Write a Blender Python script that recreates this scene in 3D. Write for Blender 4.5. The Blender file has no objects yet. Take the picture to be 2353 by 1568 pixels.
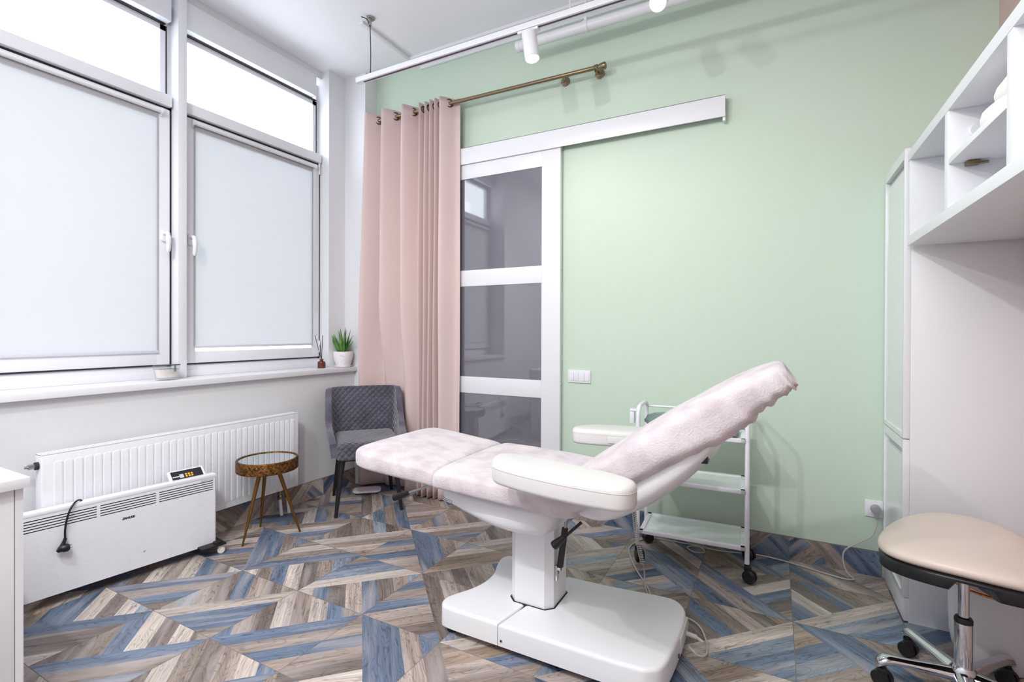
import bpy, bmesh, math, random
from mathutils import Vector, Matrix, noise
random.seed(7)
R = math.radians; PI = math.pi
S = bpy.context.scene
COL = S.collection
# ------------------------------------------------------------------ camera
F_PX, CY = 1136.74, 768.86
YAW, PITCH, ROLL = R(27.978), R(-0.257), R(0.194)
cam_d = bpy.data.cameras.new('camera'); cam = bpy.data.objects.new('camera', cam_d); COL.objects.link(cam)
cam_d.sensor_width = 36.0; cam_d.lens = F_PX * 36.0 / 2353.0
cam_d.shift_y = (CY - 784.0) / 2353.0; cam_d.clip_start = 0.02
f = Vector((-math.sin(YAW), math.cos(YAW), 0)); r = Vector((math.cos(YAW), math.sin(YAW), 0)); u = Vector((0, 0, 1))
f2 = f * math.cos(PITCH) + u * math.sin(PITCH); u2 = -f * math.sin(PITCH) + u * math.cos(PITCH)
r3 = r * math.cos(ROLL) + u2 * math.sin(ROLL); u3 = -r * math.sin(ROLL) + u2 * math.cos(ROLL)
cam.matrix_world = Matrix(((r3.x, u3.x, -f2.x, 0), (r3.y, u3.y, -f2.y, 0), (r3.z, u3.z, -f2.z, 1.19), (0, 0, 0, 1)))
S.camera = cam
# ------------------------------------------------------------------ view, world, lamps
S.view_settings.view_transform = 'Standard'; S.view_settings.look = 'None'
S.view_settings.gamma = 1.0; S.view_settings.use_curve_mapping = False
S.view_settings.exposure = -0.47
S.cycles.use_denoising = True; S.cycles.max_bounces = 12; S.cycles.diffuse_bounces = 6
S.cycles.transparent_max_bounces = 12; S.cycles.sample_clamp_indirect = 6.0
S.cycles.caustics_reflective = False; S.cycles.caustics_refractive = False
W = bpy.data.worlds.new('overcast_sky'); S.world = W; W.use_nodes = True
W.node_tree.nodes['Background'].inputs[0].default_value = (0.93, 0.97, 1.0, 1)
W.node_tree.nodes['Background'].inputs[1].default_value = 9.0

def lamp(name, kind, loc, power, color=(1, .96, .9), size=0.1, target=None, angle=90, blend=.5, size_y=None):
    d = bpy.data.lights.new(name, kind); o = bpy.data.objects.new(name, d); COL.objects.link(o)
    d.energy = power; d.color = color; o.location = loc
    if kind == 'SPOT':
        d.spot_size = R(angle); d.spot_blend = blend; d.shadow_soft_size = size
    elif kind == 'AREA':
        d.size = size
        if size_y: d.shape = 'RECTANGLE'; d.size_y = size_y
    else:
        d.shadow_soft_size = size
    if target:
        o.rotation_euler = (Vector(target) - Vector(loc)).to_track_quat('-Z', 'Y').to_euler()
    return o

LAMPS = [
    ('track_lamp_light', 'SPOT', (-1.130, 2.345, 2.625), 16, (-0.9, 2.2, 0), 150),
    ('track_lamp_light', 'SPOT', (-0.475, 2.26, 2.655), 14, (-0.4, 1.0, 1.2), 150),
    ('rear_track_lamp_light', 'SPOT', (-1.85, -0.05, 2.72), 96, (-1.7, 2.2, 0.2), 140),
    ('rear_track_lamp_light', 'SPOT', (-1.05, -0.05, 2.72), 104, (-0.8, 2.2, 0.0), 128),
]
for nm, k, l, p, t, a in LAMPS:
    lamp(nm, k, l, p, (1, .985, .955), 0.035, t, a, .7)
lamp('rear_fill_light', 'AREA', (-1.0, -0.45, 3.17), 112, (.99, .995, 1.0), 2.4, (-1.0, -0.45, 0), size_y=1.4)  # broad ambient fill added behind the camera, not a fixture of the room

# ------------------------------------------------------------------ helpers
def lin(c):
    return tuple((v / 12.92 if v <= .04045 else ((v + .055) / 1.055) ** 2.4) for v in [x / 255 for x in c])
MATS = {}
def mat(name, rgb, rough=.5, metal=0.0, spec=.5, bump=None, **kw):
    """rgb in sRGB 0-255. bump=(scale, strength, distance)"""
    if name in MATS: return MATS[name]
    m = bpy.data.materials.new(name); m.use_nodes = True; nt = m.node_tree; b = nt.nodes['Principled BSDF']
    c = lin(rgb)
    b.inputs['Base Color'].default_value = (*c, 1); b.inputs['Roughness'].default_value = rough
    b.inputs['Metallic'].default_value = metal; b.inputs['Specular IOR Level'].default_value = spec
    for k, v in kw.items(): b.inputs[k.replace('_', ' ')].default_value = v
    tc = nt.nodes.new('ShaderNodeTexCoord'); nz = nt.nodes.new('ShaderNodeTexNoise')
    nz.inputs['Scale'].default_value = bump[0] if bump else 9.0; nz.inputs['Detail'].default_value = 4
    nt.links.new(tc.outputs['Object'], nz.inputs['Vector'])
    mr = nt.nodes.new('ShaderNodeMapRange'); mr.inputs['To Min'].default_value = max(0, rough - .04); mr.inputs['To Max'].default_value = min(1, rough + .04)
    nt.links.new(nz.outputs['Fac'], mr.inputs['Value']); nt.links.new(mr.outputs[0], b.inputs['Roughness'])
    if bump:
        bp = nt.nodes.new('ShaderNodeBump'); bp.inputs['Strength'].default_value = bump[1]; bp.inputs['Distance'].default_value = bump[2]
        nt.links.new(nz.outputs['Fac'], bp.inputs['Height']); nt.links.new(bp.outputs[0], b.inputs['Normal'])
    MATS[name] = m
    return m
def vary(m, rgb2, scale, lo=.35, hi=.65, detail=3, coord='Object', stretch=None):
    """mixes a second colour of the thing itself into a material by noise"""
    nt = m.node_tree; b = nt.nodes['Principled BSDF']; tc = nt.nodes.new('ShaderNodeTexCoord')
    nz = nt.nodes.new('ShaderNodeTexNoise'); nz.inputs['Scale'].default_value = scale; nz.inputs['Detail'].default_value = detail
    src = tc.outputs[coord]
    if stretch:
        mp = nt.nodes.new('ShaderNodeMapping'); mp.inputs['Scale'].default_value = stretch
        nt.links.new(src, mp.inputs['Vector']); src = mp.outputs[0]
    nt.links.new(src, nz.inputs['Vector'])
    rp = nt.nodes.new('ShaderNodeValToRGB'); rp.color_ramp.elements[0].position = lo; rp.color_ramp.elements[1].position = hi
    rp.color_ramp.elements[0].color = b.inputs['Base Color'].default_value; rp.color_ramp.elements[1].color = (*lin(rgb2), 1)
    nt.links.new(nz.outputs['Fac'], rp.inputs['Fac']); nt.links.new(rp.outputs[0], b.inputs['Base Color'])
    return m

def thing(name, label, cat, loc=(0, 0, 0), rotz=0, group=None):
    o = bpy.data.objects.new(name, None); o.empty_display_size = .1; COL.objects.link(o)
    o.location = loc; o.rotation_euler = (0, 0, rotz); o['label'] = label; o['category'] = cat
    if group: o['group'] = group
    return o
def tag(o, label, cat, group=None):
    o['label'] = label; o['category'] = cat
    if group: o['group'] = group
    return o
def struct(o):
    o['kind'] = 'structure'; return o
def world_of(o):
    m = Matrix.Identity(4)
    while o is not None:
        m = Matrix.LocRotScale(o.location, o.rotation_euler, None) @ m; o = o.parent
    return m

class MB:
    def __init__(s):
        s.bm = bmesh.new(); s.uv = None
    def _tf(s, verts, M):
        if M is not None: bmesh.ops.transform(s.bm, matrix=M, verts=verts)
    def box(s, a, b, bev=0.0, seg=2, M=None):
        a, b = [min(p, q) for p, q in zip(a, b)], [max(p, q) for p, q in zip(a, b)]
        g = bmesh.ops.create_cube(s.bm, size=1.0); vs = g['verts']
        for v in vs:
            v.co = Vector([a[i] + (v.co[i] + .5) * (b[i] - a[i]) for i in range(3)])
        if bev > 0:
            es = list({e for v in vs for e in v.link_edges})
            g2 = bmesh.ops.bevel(s.bm, geom=es, offset=bev, segments=seg, profile=.6, affect='EDGES')
            vs = list({v for fc in g2['faces'] for v in fc.verts} | {v for v in vs if v.is_valid})
        s._tf(vs, M); return s
    def ring(s, pts):
        return [s.bm.verts.new(p) for p in pts]
    def loft(s, rings, closed=True, cap0=True, cap1=True, loop=False):
        vr = [s.ring(p) for p in rings]; n = len(vr[0])
        pairs = list(zip(vr[:-1], vr[1:])) + ([(vr[-1], vr[0])] if loop else [])
        for A, B in pairs:
            for i in range(n if closed else n - 1):
                j = (i + 1) % n
                try: s.bm.faces.new((A[i], A[j], B[j], B[i]))
                except ValueError: pass
        if not loop:
            if cap0 and n > 2: s.bm.faces.new(list(reversed(vr[0])))
            if cap1 and n > 2: s.bm.faces.new(vr[-1])
        return s
    def tube(s, pts, rad, n=12, loop=False, cap=True):
        P = [Vector(p) for p in pts]; m = len(P)
        rad = rad if isinstance(rad, (list, tuple)) else [rad] * m
        rings = []; up = None
        for i in range(m):
            a = P[i - 1] if (i > 0 or loop) else P[i]; b = P[(i + 1) % m] if (i < m - 1 or loop) else P[i]
            t = (b - a).normalized()
            if up is None:
                up = t.orthogonal().normalized()
            up = (up - t * up.dot(t)); up = up.normalized() if up.length > 1e-6 else t.orthogonal().normalized()
            sd = t.cross(up)
            rings.append([P[i] + (up * math.cos(k * 2 * PI / n) + sd * math.sin(k * 2 * PI / n)) * rad[i] for k in range(n)])
        return s.loft(rings, True, cap, cap, loop)
    def cyl(s, p0, p1, r0, r1=None, n=24):
        return s.tube([p0, p1], [r0, r0 if r1 is None else r1], n)
    def lathe(s, prof, c=(0, 0, 0), n=40, cap=True, M=None, sx=1.0, sy=1.0):
        rings = [[Vector((q[0] * math.cos(k * 2 * PI / n) * sx, q[0] * math.sin(k * 2 * PI / n) * sy, q[1])) for k in range(n)] for q in prof]
        M2 = Matrix.Translation(c) @ (M or Matrix.Identity(4))
        rings = [[M2 @ p for p in rg] for rg in rings]
        return s.loft(rings, True, cap, cap)
    def prism(s, out, z0, z1, rt=0.0, rb=0.0, seg=5, M=None):
        """closed plan outline (ccw) between z0 and z1, edges rounded by insetting the outline"""
        n = len(out); O = [Vector((p[0], p[1])) for p in out]
        N = []
        for i in range(n):
            e1 = (O[i] - O[i - 1]); e2 = (O[(i + 1) % n] - O[i])
            n1 = Vector((e1.y, -e1.x)).normalized(); n2 = Vector((e2.y, -e2.x)).normalized()
            v = n1 + n2; v = v.normalized(); d = max(.35, v.dot(n2)); N.append(v / d)
        lv = []
        if rb > 0:
            lv += [(rb * (1 - math.sin(a)), z0 + rb * (1 - math.cos(a))) for a in [k * PI / 2 / seg for k in range(seg)]]
        lv += [(0, z0 + rb), (0, z1 - rt)]
        if rt > 0:
            lv += [(rt * (1 - math.cos(a)), z1 - rt + rt * math.sin(a)) for a in [k * PI / 2 / seg for k in range(1, seg + 1)]]
        rings = [[Vector((O[i].x - N[i].x * ins, O[i].y - N[i].y * ins, z)) for i in range(n)] for ins, z in lv]
        if M is not None: rings = [[M @ p for p in rg] for rg in rings]
        return s.loft(rings)
    def grid(s, fn, nu, nv, wrap_u=False):
        V = [[s.bm.verts.new(fn(i / nu, j / nv)) for j in range(nv + 1)] for i in range(nu + (0 if wrap_u else 1))]
        m = len(V)
        for i in range(nu):
            for j in range(nv):
                s.bm.faces.new((V[i][j], V[(i + 1) % m][j], V[(i + 1) % m][j + 1], V[i][j + 1]))
        return s
    def build(s, name, m, parent=None, smooth=35, local=False, solidify=0.0, subsurf=0, disp=None):
        bmesh.ops.recalc_face_normals(s.bm, faces=s.bm.faces[:])
        if parent is not None and not local:
            bmesh.ops.transform(s.bm, matrix=world_of(parent).inverted(), verts=s.bm.verts[:])
        me = bpy.data.meshes.new(name); s.bm.to_mesh(me); s.bm.free()
        o = bpy.data.objects.new(name, me); COL.objects.link(o)
        if m is not None: me.materials.append(m)
        if smooth:
            me.polygons.foreach_set('use_smooth', [True] * len(me.polygons)); me.set_sharp_from_angle(angle=R(smooth))
        if parent is not None: o.parent = parent
        if solidify:
            md = o.modifiers.new('thickness', 'SOLIDIFY'); md.thickness = solidify; md.offset = 0
        if subsurf:
            md = o.modifiers.new('smooth', 'SUBSURF'); md.levels = subsurf; md.render_levels = subsurf
        return o
def catmull(pts, n=8, loop=False):
    P = [Vector(p) for p in pts]; m = len(P); out = []
    rng = range(m) if loop else range(m - 1)
    for i in rng:
        p0 = P[(i - 1) % m] if (loop or i > 0) else P[i] * 2 - P[i + 1]
        p1 = P[i]; p2 = P[(i + 1) % m]; p3 = P[(i + 2) % m] if (loop or i + 2 < m) else p2 * 2 - p1
        for k in range(n):
            t = k / n
            out.append(.5 * ((2 * p1) + (p2 - p0) * t + (2 * p0 - 5 * p1 + 4 * p2 - p3) * t * t + (3 * p1 - p0 - 3 * p2 + p3) * t ** 3))
    if not loop: out.append(P[-1])
    return out
def rrect(x0, y0, x1, y1, rd, seg=6):
    o = []
    for cx, cy, a0 in ((x1 - rd, y0 + rd, -PI / 2), (x1 - rd, y1 - rd, 0), (x0 + rd, y1 - rd, PI / 2), (x0 + rd, y0 + rd, PI)):
        o += [(cx + rd * math.cos(a0 + k * PI / 2 / seg), cy + rd * math.sin(a0 + k * PI / 2 / seg)) for k in range(seg + 1)]
    return o
def dup(root, loc=None, rotz=None, label=None):
    c = root.copy(); COL.objects.link(c)
    if loc is not None: c.location = loc
    if rotz is not None: c.rotation_euler = (root.rotation_euler[0], root.rotation_euler[1], rotz)
    if label: c['label'] = label
    for ch in list(root.children):
        k = dup(ch); k.parent = c
    return c
FONT = None
def text_mesh(name, body, size, m, parent, M, shear=0.0, extrude=.0006, bold=0.0, spacing=1.0):
    cu = bpy.data.curves.new(name, 'FONT'); cu.body = body; cu.size = size; cu.extrude = extrude; cu.shear = shear; cu.offset = bold
    cu.space_character = spacing; cu.align_x = 'CENTER'; cu.align_y = 'CENTER'; cu.resolution_u = 3
    t = bpy.data.objects.new(name + '_curve', cu); COL.objects.link(t)
    dg = bpy.context.evaluated_depsgraph_get(); me = bpy.data.meshes.new_from_object(t.evaluated_get(dg))
    bpy.data.objects.remove(t); bpy.data.curves.remove(cu)
    me.name = name; me.transform(world_of(parent).inverted() @ M if parent else M)
    me.materials.clear(); me.materials.append(m)
    o = bpy.data.objects.new(name, me); COL.objects.link(o); o.parent = parent
    return o

# ------------------------------------------------------------------ materials
M_white = mat('white_paint', (222, 223, 227), .55, bump=(60, .04, .002))
M_ceil = mat('ceiling_paint', (242, 243, 247), .7, bump=(14, .12, .004))
M_plast = mat('white_plastic', (226, 227, 232), .32)
M_pvc = mat('white_pvc_frame', (226, 228, 234), .3)
M_green = mat('sage_green_paint', (195, 213, 196), .5, spec=.35, bump=(45, .06, .002))
M_pink = mat('dusty_pink_paint', (206, 180, 172), .6)
M_gap = mat('dark_gasket', (40, 34, 44), .6)
M_lacq = mat('white_lacquer', (226, 228, 230), .16)
M_mel = mat('white_melamine', (228, 229, 233), .38)
M_enam = mat('white_enamel', (232, 234, 240), .28)
M_black = mat('black_plastic', (22, 22, 26), .42)
M_chrome = mat('chrome', (215, 217, 222), .09, 1.0)
M_steel = mat('brushed_steel', (170, 170, 172), .28, 1.0)
M_brass = mat('antique_brass', (142, 126, 100), .3, 1.0, bump=(120, .05, .001))
M_bronze = mat('hammered_bronze', (140, 100, 52), .42, .9, bump=(95, .9, .006))
vary(M_bronze, (84, 56, 26), 60, .4, .62)
M_gold = mat('bronze_leg', (128, 92, 44), .38, .85)
M_mirror = mat('mirror_glass', (214, 226, 230), .03, 1.0)
M_curt = mat('blush_curtain_fabric', (212, 192, 189), .85, spec=.15, bump=(420, .12, .001))
M_leath = mat('cream_leatherette', (207, 206, 204), .38, bump=(300, .08, .0006))
M_tan = mat('beige_leatherette', (214, 200, 190), .42, bump=(300, .06, .0006))
M_bedpl = mat('grey_white_moulding', (226, 228, 232), .3)
M_cord = mat('grey_cable', (190, 188, 184), .5)
M_wcord = mat('white_wire', (214, 212, 206), .5)
M_pot = mat('speckled_ceramic', (238, 234, 238), .5)
vary(M_pot, (196, 186, 192), 160, .60, .66, 1)
M_leaf = mat('aloe_green', (44, 92, 34), .42)
vary(M_leaf, (92, 138, 62), 24)
M_wax = mat('white_wax', (240, 236, 230), .6)
M_amber = mat('amber_glass', (92, 40, 26), .08)
M_copper = mat('copper_rim', (214, 134, 78), .2, 1.0)
M_bag = mat('slate_green_plastic', (112, 132, 128), .4, bump=(30, .5, .01))
M_cloth = mat('white_cloth', (243, 241, 240), .8, bump=(90, .25, .003))
# velvet with diamond quilting
def velvet():
    m = mat('grey_velvet', (74, 71, 84), .7, spec=.2); nt = m.node_tree; b = nt.nodes['Principled BSDF']
    b.inputs['Sheen Weight'].default_value = .55; b.inputs['Sheen Roughness'].default_value = .4
    vary(m, (101, 98, 113), 7, .35, .7, 5)
    uv = nt.nodes.new('ShaderNodeUVMap'); sx = nt.nodes.new('ShaderNodeSeparateXYZ'); nt.links.new(uv.outputs[0], sx.inputs[0])
    outs = []
    for op in ('ADD', 'SUBTRACT'):
        a = nt.nodes.new('ShaderNodeMath'); a.operation = op; nt.links.new(sx.outputs[0], a.inputs[0]); nt.links.new(sx.outputs[1], a.inputs[1])
        p = nt.nodes.new('ShaderNodeMath'); p.operation = 'PINGPONG'; p.inputs[1].default_value = .5; nt.links.new(a.outputs[0], p.inputs[0])
        q = nt.nodes.new('ShaderNodeMath'); q.operation = 'POWER'; q.inputs[1].default_value = .35; nt.links.new(p.outputs[0], q.inputs[0]); outs.append(q)
    mu = nt.nodes.new('ShaderNodeMath'); mu.operation = 'MULTIPLY'; nt.links.new(outs[0].outputs[0], mu.inputs[0]); nt.links.new(outs[1].outputs[0], mu.inputs[1])
    bp = nt.nodes.new('ShaderNodeBump'); bp.inputs['Strength'].default_value = 1.0; bp.inputs['Distance'].default_value = .015
    nt.links.new(mu.outputs[0], bp.inputs['Height']); nt.links.new(bp.outputs[0], b.inputs['Normal'])
    return m
M_velvet = velvet()
M_vplain = mat('grey_velvet_plain', (74, 71, 84), .7, spec=.2, bump=(200, .15, .001), Sheen_Weight=.55)
vary(M_vplain, (101, 98, 113), 9)
M_terry = mat('pale_pink_plush', (209, 202, 205), .9, spec=.1, bump=(170, .55, .004), Sheen_Weight=.35)
vary(M_terry, (190, 179, 185), 13, .40, .66, 10)
def glass_mat(name, tint, refl=.06, rough=0.0):
    m = bpy.data.materials.new(name); m.use_nodes = True; nt = m.node_tree; nt.nodes.clear()
    out = nt.nodes.new('ShaderNodeOutputMaterial'); mx = nt.nodes.new('ShaderNodeMixShader'); t = nt.nodes.new('ShaderNodeBsdfTransparent')
    g = nt.nodes.new('ShaderNodeBsdfGlossy'); g.inputs['Roughness'].default_value = rough; fr = nt.nodes.new('ShaderNodeFresnel'); ge = nt.nodes.new('ShaderNodeNewGeometry'); ir = nt.nodes.new('ShaderNodeMapRange'); ir.inputs['To Min'].default_value = 1.45; ir.inputs['To Max'].default_value = 1 / 1.45; nt.links.new(ge.outputs['Backfacing'], ir.inputs['Value']); nt.links.new(ir.outputs[0], fr.inputs['IOR'])
    t.inputs['Color'].default_value = (*lin(tint), 1); ad = nt.nodes.new('ShaderNodeMath'); ad.operation = 'ADD'; ad.use_clamp = True; ad.inputs[1].default_value = refl - .04
    nt.links.new(fr.outputs[0], ad.inputs[0]); nt.links.new(ad.outputs[0], mx.inputs[0]); nt.links.new(t.outputs[0], mx.inputs[1]); nt.links.new(g.outputs[0], mx.inputs[2]); nt.links.new(mx.outputs[0], out.inputs[0])
    return m
M_glass = glass_mat('window_glass', (248, 251, 253))
M_jar = glass_mat('clear_jar_glass', (252, 252, 252), .06)
M_frost = mat('pale_green_shelf_glass', (226, 234, 231), .12)
M_dglass = mat('grey_tinted_glass', (108, 107, 117), .02, spec=.5, IOR=2.1)
def blind_mat():
    m = bpy.data.materials.new('white_blind_fabric'); m.use_nodes = True; nt = m.node_tree; nt.nodes.clear()
    out = nt.nodes.new('ShaderNodeOutputMaterial'); mx = nt.nodes.new('ShaderNodeMixShader'); mx.inputs[0].default_value = .315
    d = nt.nodes.new('ShaderNodeBsdfDiffuse'); t = nt.nodes.new('ShaderNodeBsdfTranslucent')
    nz = nt.nodes.new('ShaderNodeTexNoise'); nz.inputs['Scale'].default_value = 3.0
    rp = nt.nodes.new('ShaderNodeValToRGB'); rp.color_ramp.elements[0].color = (.90, .91, .93, 1); rp.color_ramp.elements[1].color = (.94, .95, .96, 1)
    nt.links.new(nz.outputs['Fac'], rp.inputs[0]); nt.links.new(rp.outputs[0], t.inputs[0]); d.inputs[0].default_value = (.50, .50, .52, 1)
    nt.links.new(d.outputs[0], mx.inputs[1]); nt.links.new(t.outputs[0], mx.inputs[2]); nt.links.new(mx.outputs[0], out.inputs[0])
    return m
M_blind = blind_mat()
def emit_mat(name, col, st):
    m = bpy.data.materials.new(name); m.use_nodes = True; nt = m.node_tree; nt.nodes.clear()
    out = nt.nodes.new('ShaderNodeOutputMaterial'); e = nt.nodes.new('ShaderNodeEmission'); e.inputs[0].default_value = (*col, 1); e.inputs[1].default_value = st
    nt.links.new(e.outputs[0], out.inputs[0]); return m
M_led = emit_mat('lit_lamp_lens', (1, .97, .92), 9.0)
def wood_tile():
    m = bpy.data.materials.new('wood_look_tile'); m.use_nodes = True; nt = m.node_tree; b = nt.nodes['Principled BSDF']; L = nt.links.new
    N = lambda t: nt.nodes.new(t)
    at = N('ShaderNodeVertexColor'); at.layer_name = 'plank_tone'
    uv = N('ShaderNodeUVMap'); uv.uv_map = 'plank_uv'
    def tex(sc, scale, detail, rough=.6, dist=0.0):
        mp = N('ShaderNodeMapping'); mp.inputs['Scale'].default_value = (*sc, 1); L(uv.outputs[0], mp.inputs[0])
        t = N('ShaderNodeTexNoise'); t.inputs['Scale'].default_value = scale; t.inputs['Detail'].default_value = detail
        t.inputs['Roughness'].default_value = rough; t.inputs['Distortion'].default_value = dist; L(mp.outputs[0], t.inputs[0]); return t
    def math_(op, a, bb, clamp=False):
        x = N('ShaderNodeMath'); x.operation = op; x.use_clamp = clamp
        for i, q in enumerate((a, bb)):
            if isinstance(q, (int, float)): x.inputs[i].default_value = q
            elif q is not None: L(q, x.inputs[i])
        return x.outputs[0]
    fine = tex((5, 160), 1, 5).outputs['Fac']
    mid = tex((2.2, 26), 1, 4, .6, .6).outputs['Fac']
    big = tex((3.2, 15), 1, 2, .5, .4).outputs['Fac']
    lines = math_('PINGPONG', math_('MULTIPLY', big, 15.0), .5)
    lines = math_('MULTIPLY', math_('SUBTRACT', .16, lines), 5.0, True)
    lines = math_('MULTIPLY', lines, tex((2, 10), 1, 2).outputs['Fac'], True)
    v = math_('ADD', math_('MULTIPLY', fine, 1.15), math_('MULTIPLY', mid, 1.7))
    v = math_('SUBTRACT', v, .40)
    v = math_('SUBTRACT', v, math_('MULTIPLY', lines, 1.0))
    v = math_('MAXIMUM', v, .22)
    hs = N('ShaderNodeMix'); hs.data_type = 'RGBA'; hs.blend_type = 'MULTIPLY'; hs.inputs[0].default_value = 1.0
    cb = N('ShaderNodeCombineColor'); [L(v, cb.inputs[i]) for i in range(3)]
    L(at.outputs[0], hs.inputs[6]); L(cb.outputs[0], hs.inputs[7])
    streak = tex((1.6, 12), 1, 2, .5, .5).outputs['Fac']
    sm = N('ShaderNodeMapRange'); sm.inputs['From Min'].default_value = .52; sm.inputs['From Max'].default_value = .7; sm.inputs['To Max'].default_value = .55; L(streak, sm.inputs[0])
    mx = N('ShaderNodeMix'); mx.data_type = 'RGBA'; L(sm.outputs[0], mx.inputs[0]); L(hs.outputs[2], mx.inputs[6]); mx.inputs[7].default_value = (*lin((186, 178, 176)), 1)
    L(mx.outputs[2], b.inputs['Base Color'])
    b.inputs['Roughness'].default_value = .34; b.inputs['Specular IOR Level'].default_value = .4
    bp = N('ShaderNodeBump'); bp.inputs['Strength'].default_value = .12; bp.inputs['Distance'].default_value = .002; L(v, bp.inputs['Height']); L(bp.outputs[0], b.inputs['Normal'])
    return m
M_wood = wood_tile()
M_grout = mat('brown_grout', (128, 118, 110), .8)

# ------------------------------------------------------------------ tiled floor
def clip(poly, a, b, c):
    """keep a*x+b*y<=c"""
    out = []
    for i in range(len(poly)):
        p, q = poly[i], poly[(i + 1) % len(poly)]
        dp, dq = a * p[0] + b * p[1] - c, a * q[0] + b * q[1] - c
        if dp <= 1e-9: out.append(p)
        if (dp < -1e-9 and dq > 1e-9) or (dp > 1e-9 and dq < -1e-9):
            t = dp / (dp - dq); out.append((p[0] + (q[0] - p[0]) * t, p[1] + (q[1] - p[1]) * t))
    return out
TONES = [((102, 117, 139), 2.4), ((84, 99, 124), 2.4), ((132, 144, 159), 1.6), ((146, 133, 125), 3.2), ((172, 159, 151), 3.4), ((118, 108, 103), 2.6), ((190, 179, 171), 2), ((150, 132, 118), 2.4)]
def cell_planks(x0, y0, t, d, p, rnd, sp=None, sq_=None):
    """d: '/' or '\\' diagonal of the tile; p: corner whose half carries planks parallel to the diagonal. yields (polygon, dir, tone)"""
    sq = [(x0, y0), (x0 + t, y0), (x0 + t, y0 + t), (x0, y0 + t)]
    g = .0012
    sq = [(x0 + g, y0 + g), (x0 + t - g, y0 + g), (x0 + t - g, y0 + t - g), (x0 + g, y0 + t - g)]
    k = math.sqrt(.5); cx, cy = x0 + t / 2, y0 + t / 2
    dv = (k, k) if d == '/' else (k, -k)
    cn = {'NE': (k, k), 'NW': (-k, k), 'SE': (k, -k), 'SW': (-k, -k)}[p]
    half = t * math.sqrt(2) / 2; w = half / 4
    def pick(prev):
        while True:
            x = rnd.uniform(0, sum(q[1] for q in TONES))
            for c, wt in TONES:
                x -= wt
                if x <= 0: break
            if c != prev or rnd.random() < .25: return c
    prev = None
    for side, nplank, axis, run in ((1, 4, cn, dv), (-1, 8, dv, cn)):
        tri = clip(sq, -side * cn[0], -side * cn[1], -side * (cn[0] * cx + cn[1] * cy))
        for i in range(nplank):
            lo = i * w if side == 1 else -half + i * w
            c0 = axis[0] * cx + axis[1] * cy + lo
            pl = clip(clip(tri, -axis[0], -axis[1], -c0), axis[0], axis[1], c0 + w)
            if len(pl) < 3: continue
            sel = sp if side == 1 else sq_
            prev = TONES['bkBnldpt'.index(sel[i])][0] if sel else pick(prev)
            yield pl, run, prev
def plank_mesh(name, cells, to3d, inside=None):
    bm = bmesh.new(); uvl = bm.loops.layers.uv.new('plank_uv'); cl = bm.loops.layers.float_color.new('plank_tone')
    rnd = random.Random(11)
    for (x0, y0, t, d, p, sp, sq_) in cells:
        for pl, run, tone in cell_planks(x0, y0, t, d, p, rnd, sp, sq_):
            if inside:
                for a, b, c in inside: pl = clip(pl, a, b, c)
            pl2 = [q for i, q in enumerate(pl) if (q[0] - pl[i - 1][0]) ** 2 + (q[1] - pl[i - 1][1]) ** 2 > 1e-9]
            if len(pl2) < 3: continue
            ou, ov = rnd.uniform(0, 40), rnd.uniform(0, 40); j = rnd.uniform(.86, 1.12)
            col = [min(1, q * j) for q in lin(tone)]
            try: fc = bm.faces.new([bm.verts.new(to3d(q)) for q in pl2])
            except ValueError: continue
            for lp, q in zip(fc.loops, pl2):
                lp[uvl].uv = (q[0] * run[0] + q[1] * run[1] + ou, -q[0] * run[1] + q[1] * run[0] + ov); lp[cl] = (*col, 1)
    me = bpy.data.meshes.new(name); bm.to_mesh(me); bm.free(); me.materials.append(M_wood)
    o = bpy.data.objects.new(name, me); COL.objects.link(o); return o
TX, TY, T = .0714, 1.14, .4
ORI = {(-4, 1): ('\\', 'NE', 'dlnb', 'nbnblndb'), (-5, 1): ('/', 'NW', 'pBbn', 'pbdlbdnB'), (-4, 0): ('\\', 'NE', 'bbnb', 'nlbndpnb'), (-5, 0): ('/', 'SE', 'bnbn', 'bndpnpbn'),
       (-6, 0): ('/', 'SE', 'pbbn', 'nBndbldn'), (-7, 0): ('/', 'SE', 'bnbd', 'bdpnpbdp'), (-8, 0): ('/', 'SE', 'bnbd', 'dnbnpdbn'), (-6, -1): ('/', 'SE', 'bnbn', 'ddnbpdpn'),
       (-7, -1): ('/', 'SE', 'bddp', 'dnbbpdpB'), (-5, -1): ('/', 'SE', 'bnbn', 'ndpndnpb'), (-6, 1): ('/', 'NW', 'bnpd', 'pnbpdnBb'), (-7, 1): ('\\', 'NE', 'bbnb', 'ndpnbndb'),
       (-6, 2): ('/', 'SE', 'pnln', 'BnddnBdn'), (-7, 2): ('/', 'SE', 'npbn', 'nbdpbnbn'), (-5, 2): ('\\', 'NE', 'bbnl', 'lnbnbpnt'), (-4, 2): ('/', 'NW', 'ttpB', 'dndnlbdn'),
       (-5, 3): ('/', 'SE', 'ptbn', 'ntkntdnl'), (-6, 3): ('\\', 'SW', 'knbp', 'nlnnlnbl'), (-1, 3): ('\\', 'SW', 'blbn', 'nnlnpbdt'), (-1, 2): ('/', 'SE', 'pBbb', 'bddbnldt'),
       (0, 2): ('\\', 'NE', 'bbnt', 'ntbBntbb'), (0, 3): ('/', 'SE', 'pBbB', 'bbpdbntn'), (0, 4): ('\\', 'SW', 'nlbn', None), (-1, 4): ('\\', 'SW', 'bdtn', None), (-8, 1): ('/', 'SE', None, None),
       (-2, 3): ('\\', 'NE', None, None), (-2, 2): ('\\', 'SW', 'ltBb', None), (-3, 3): ('/', 'SE', None, None), (-4, 3): ('/', 'SE', 'pltb', None)}
rn = random.Random(3); cells = []
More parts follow.
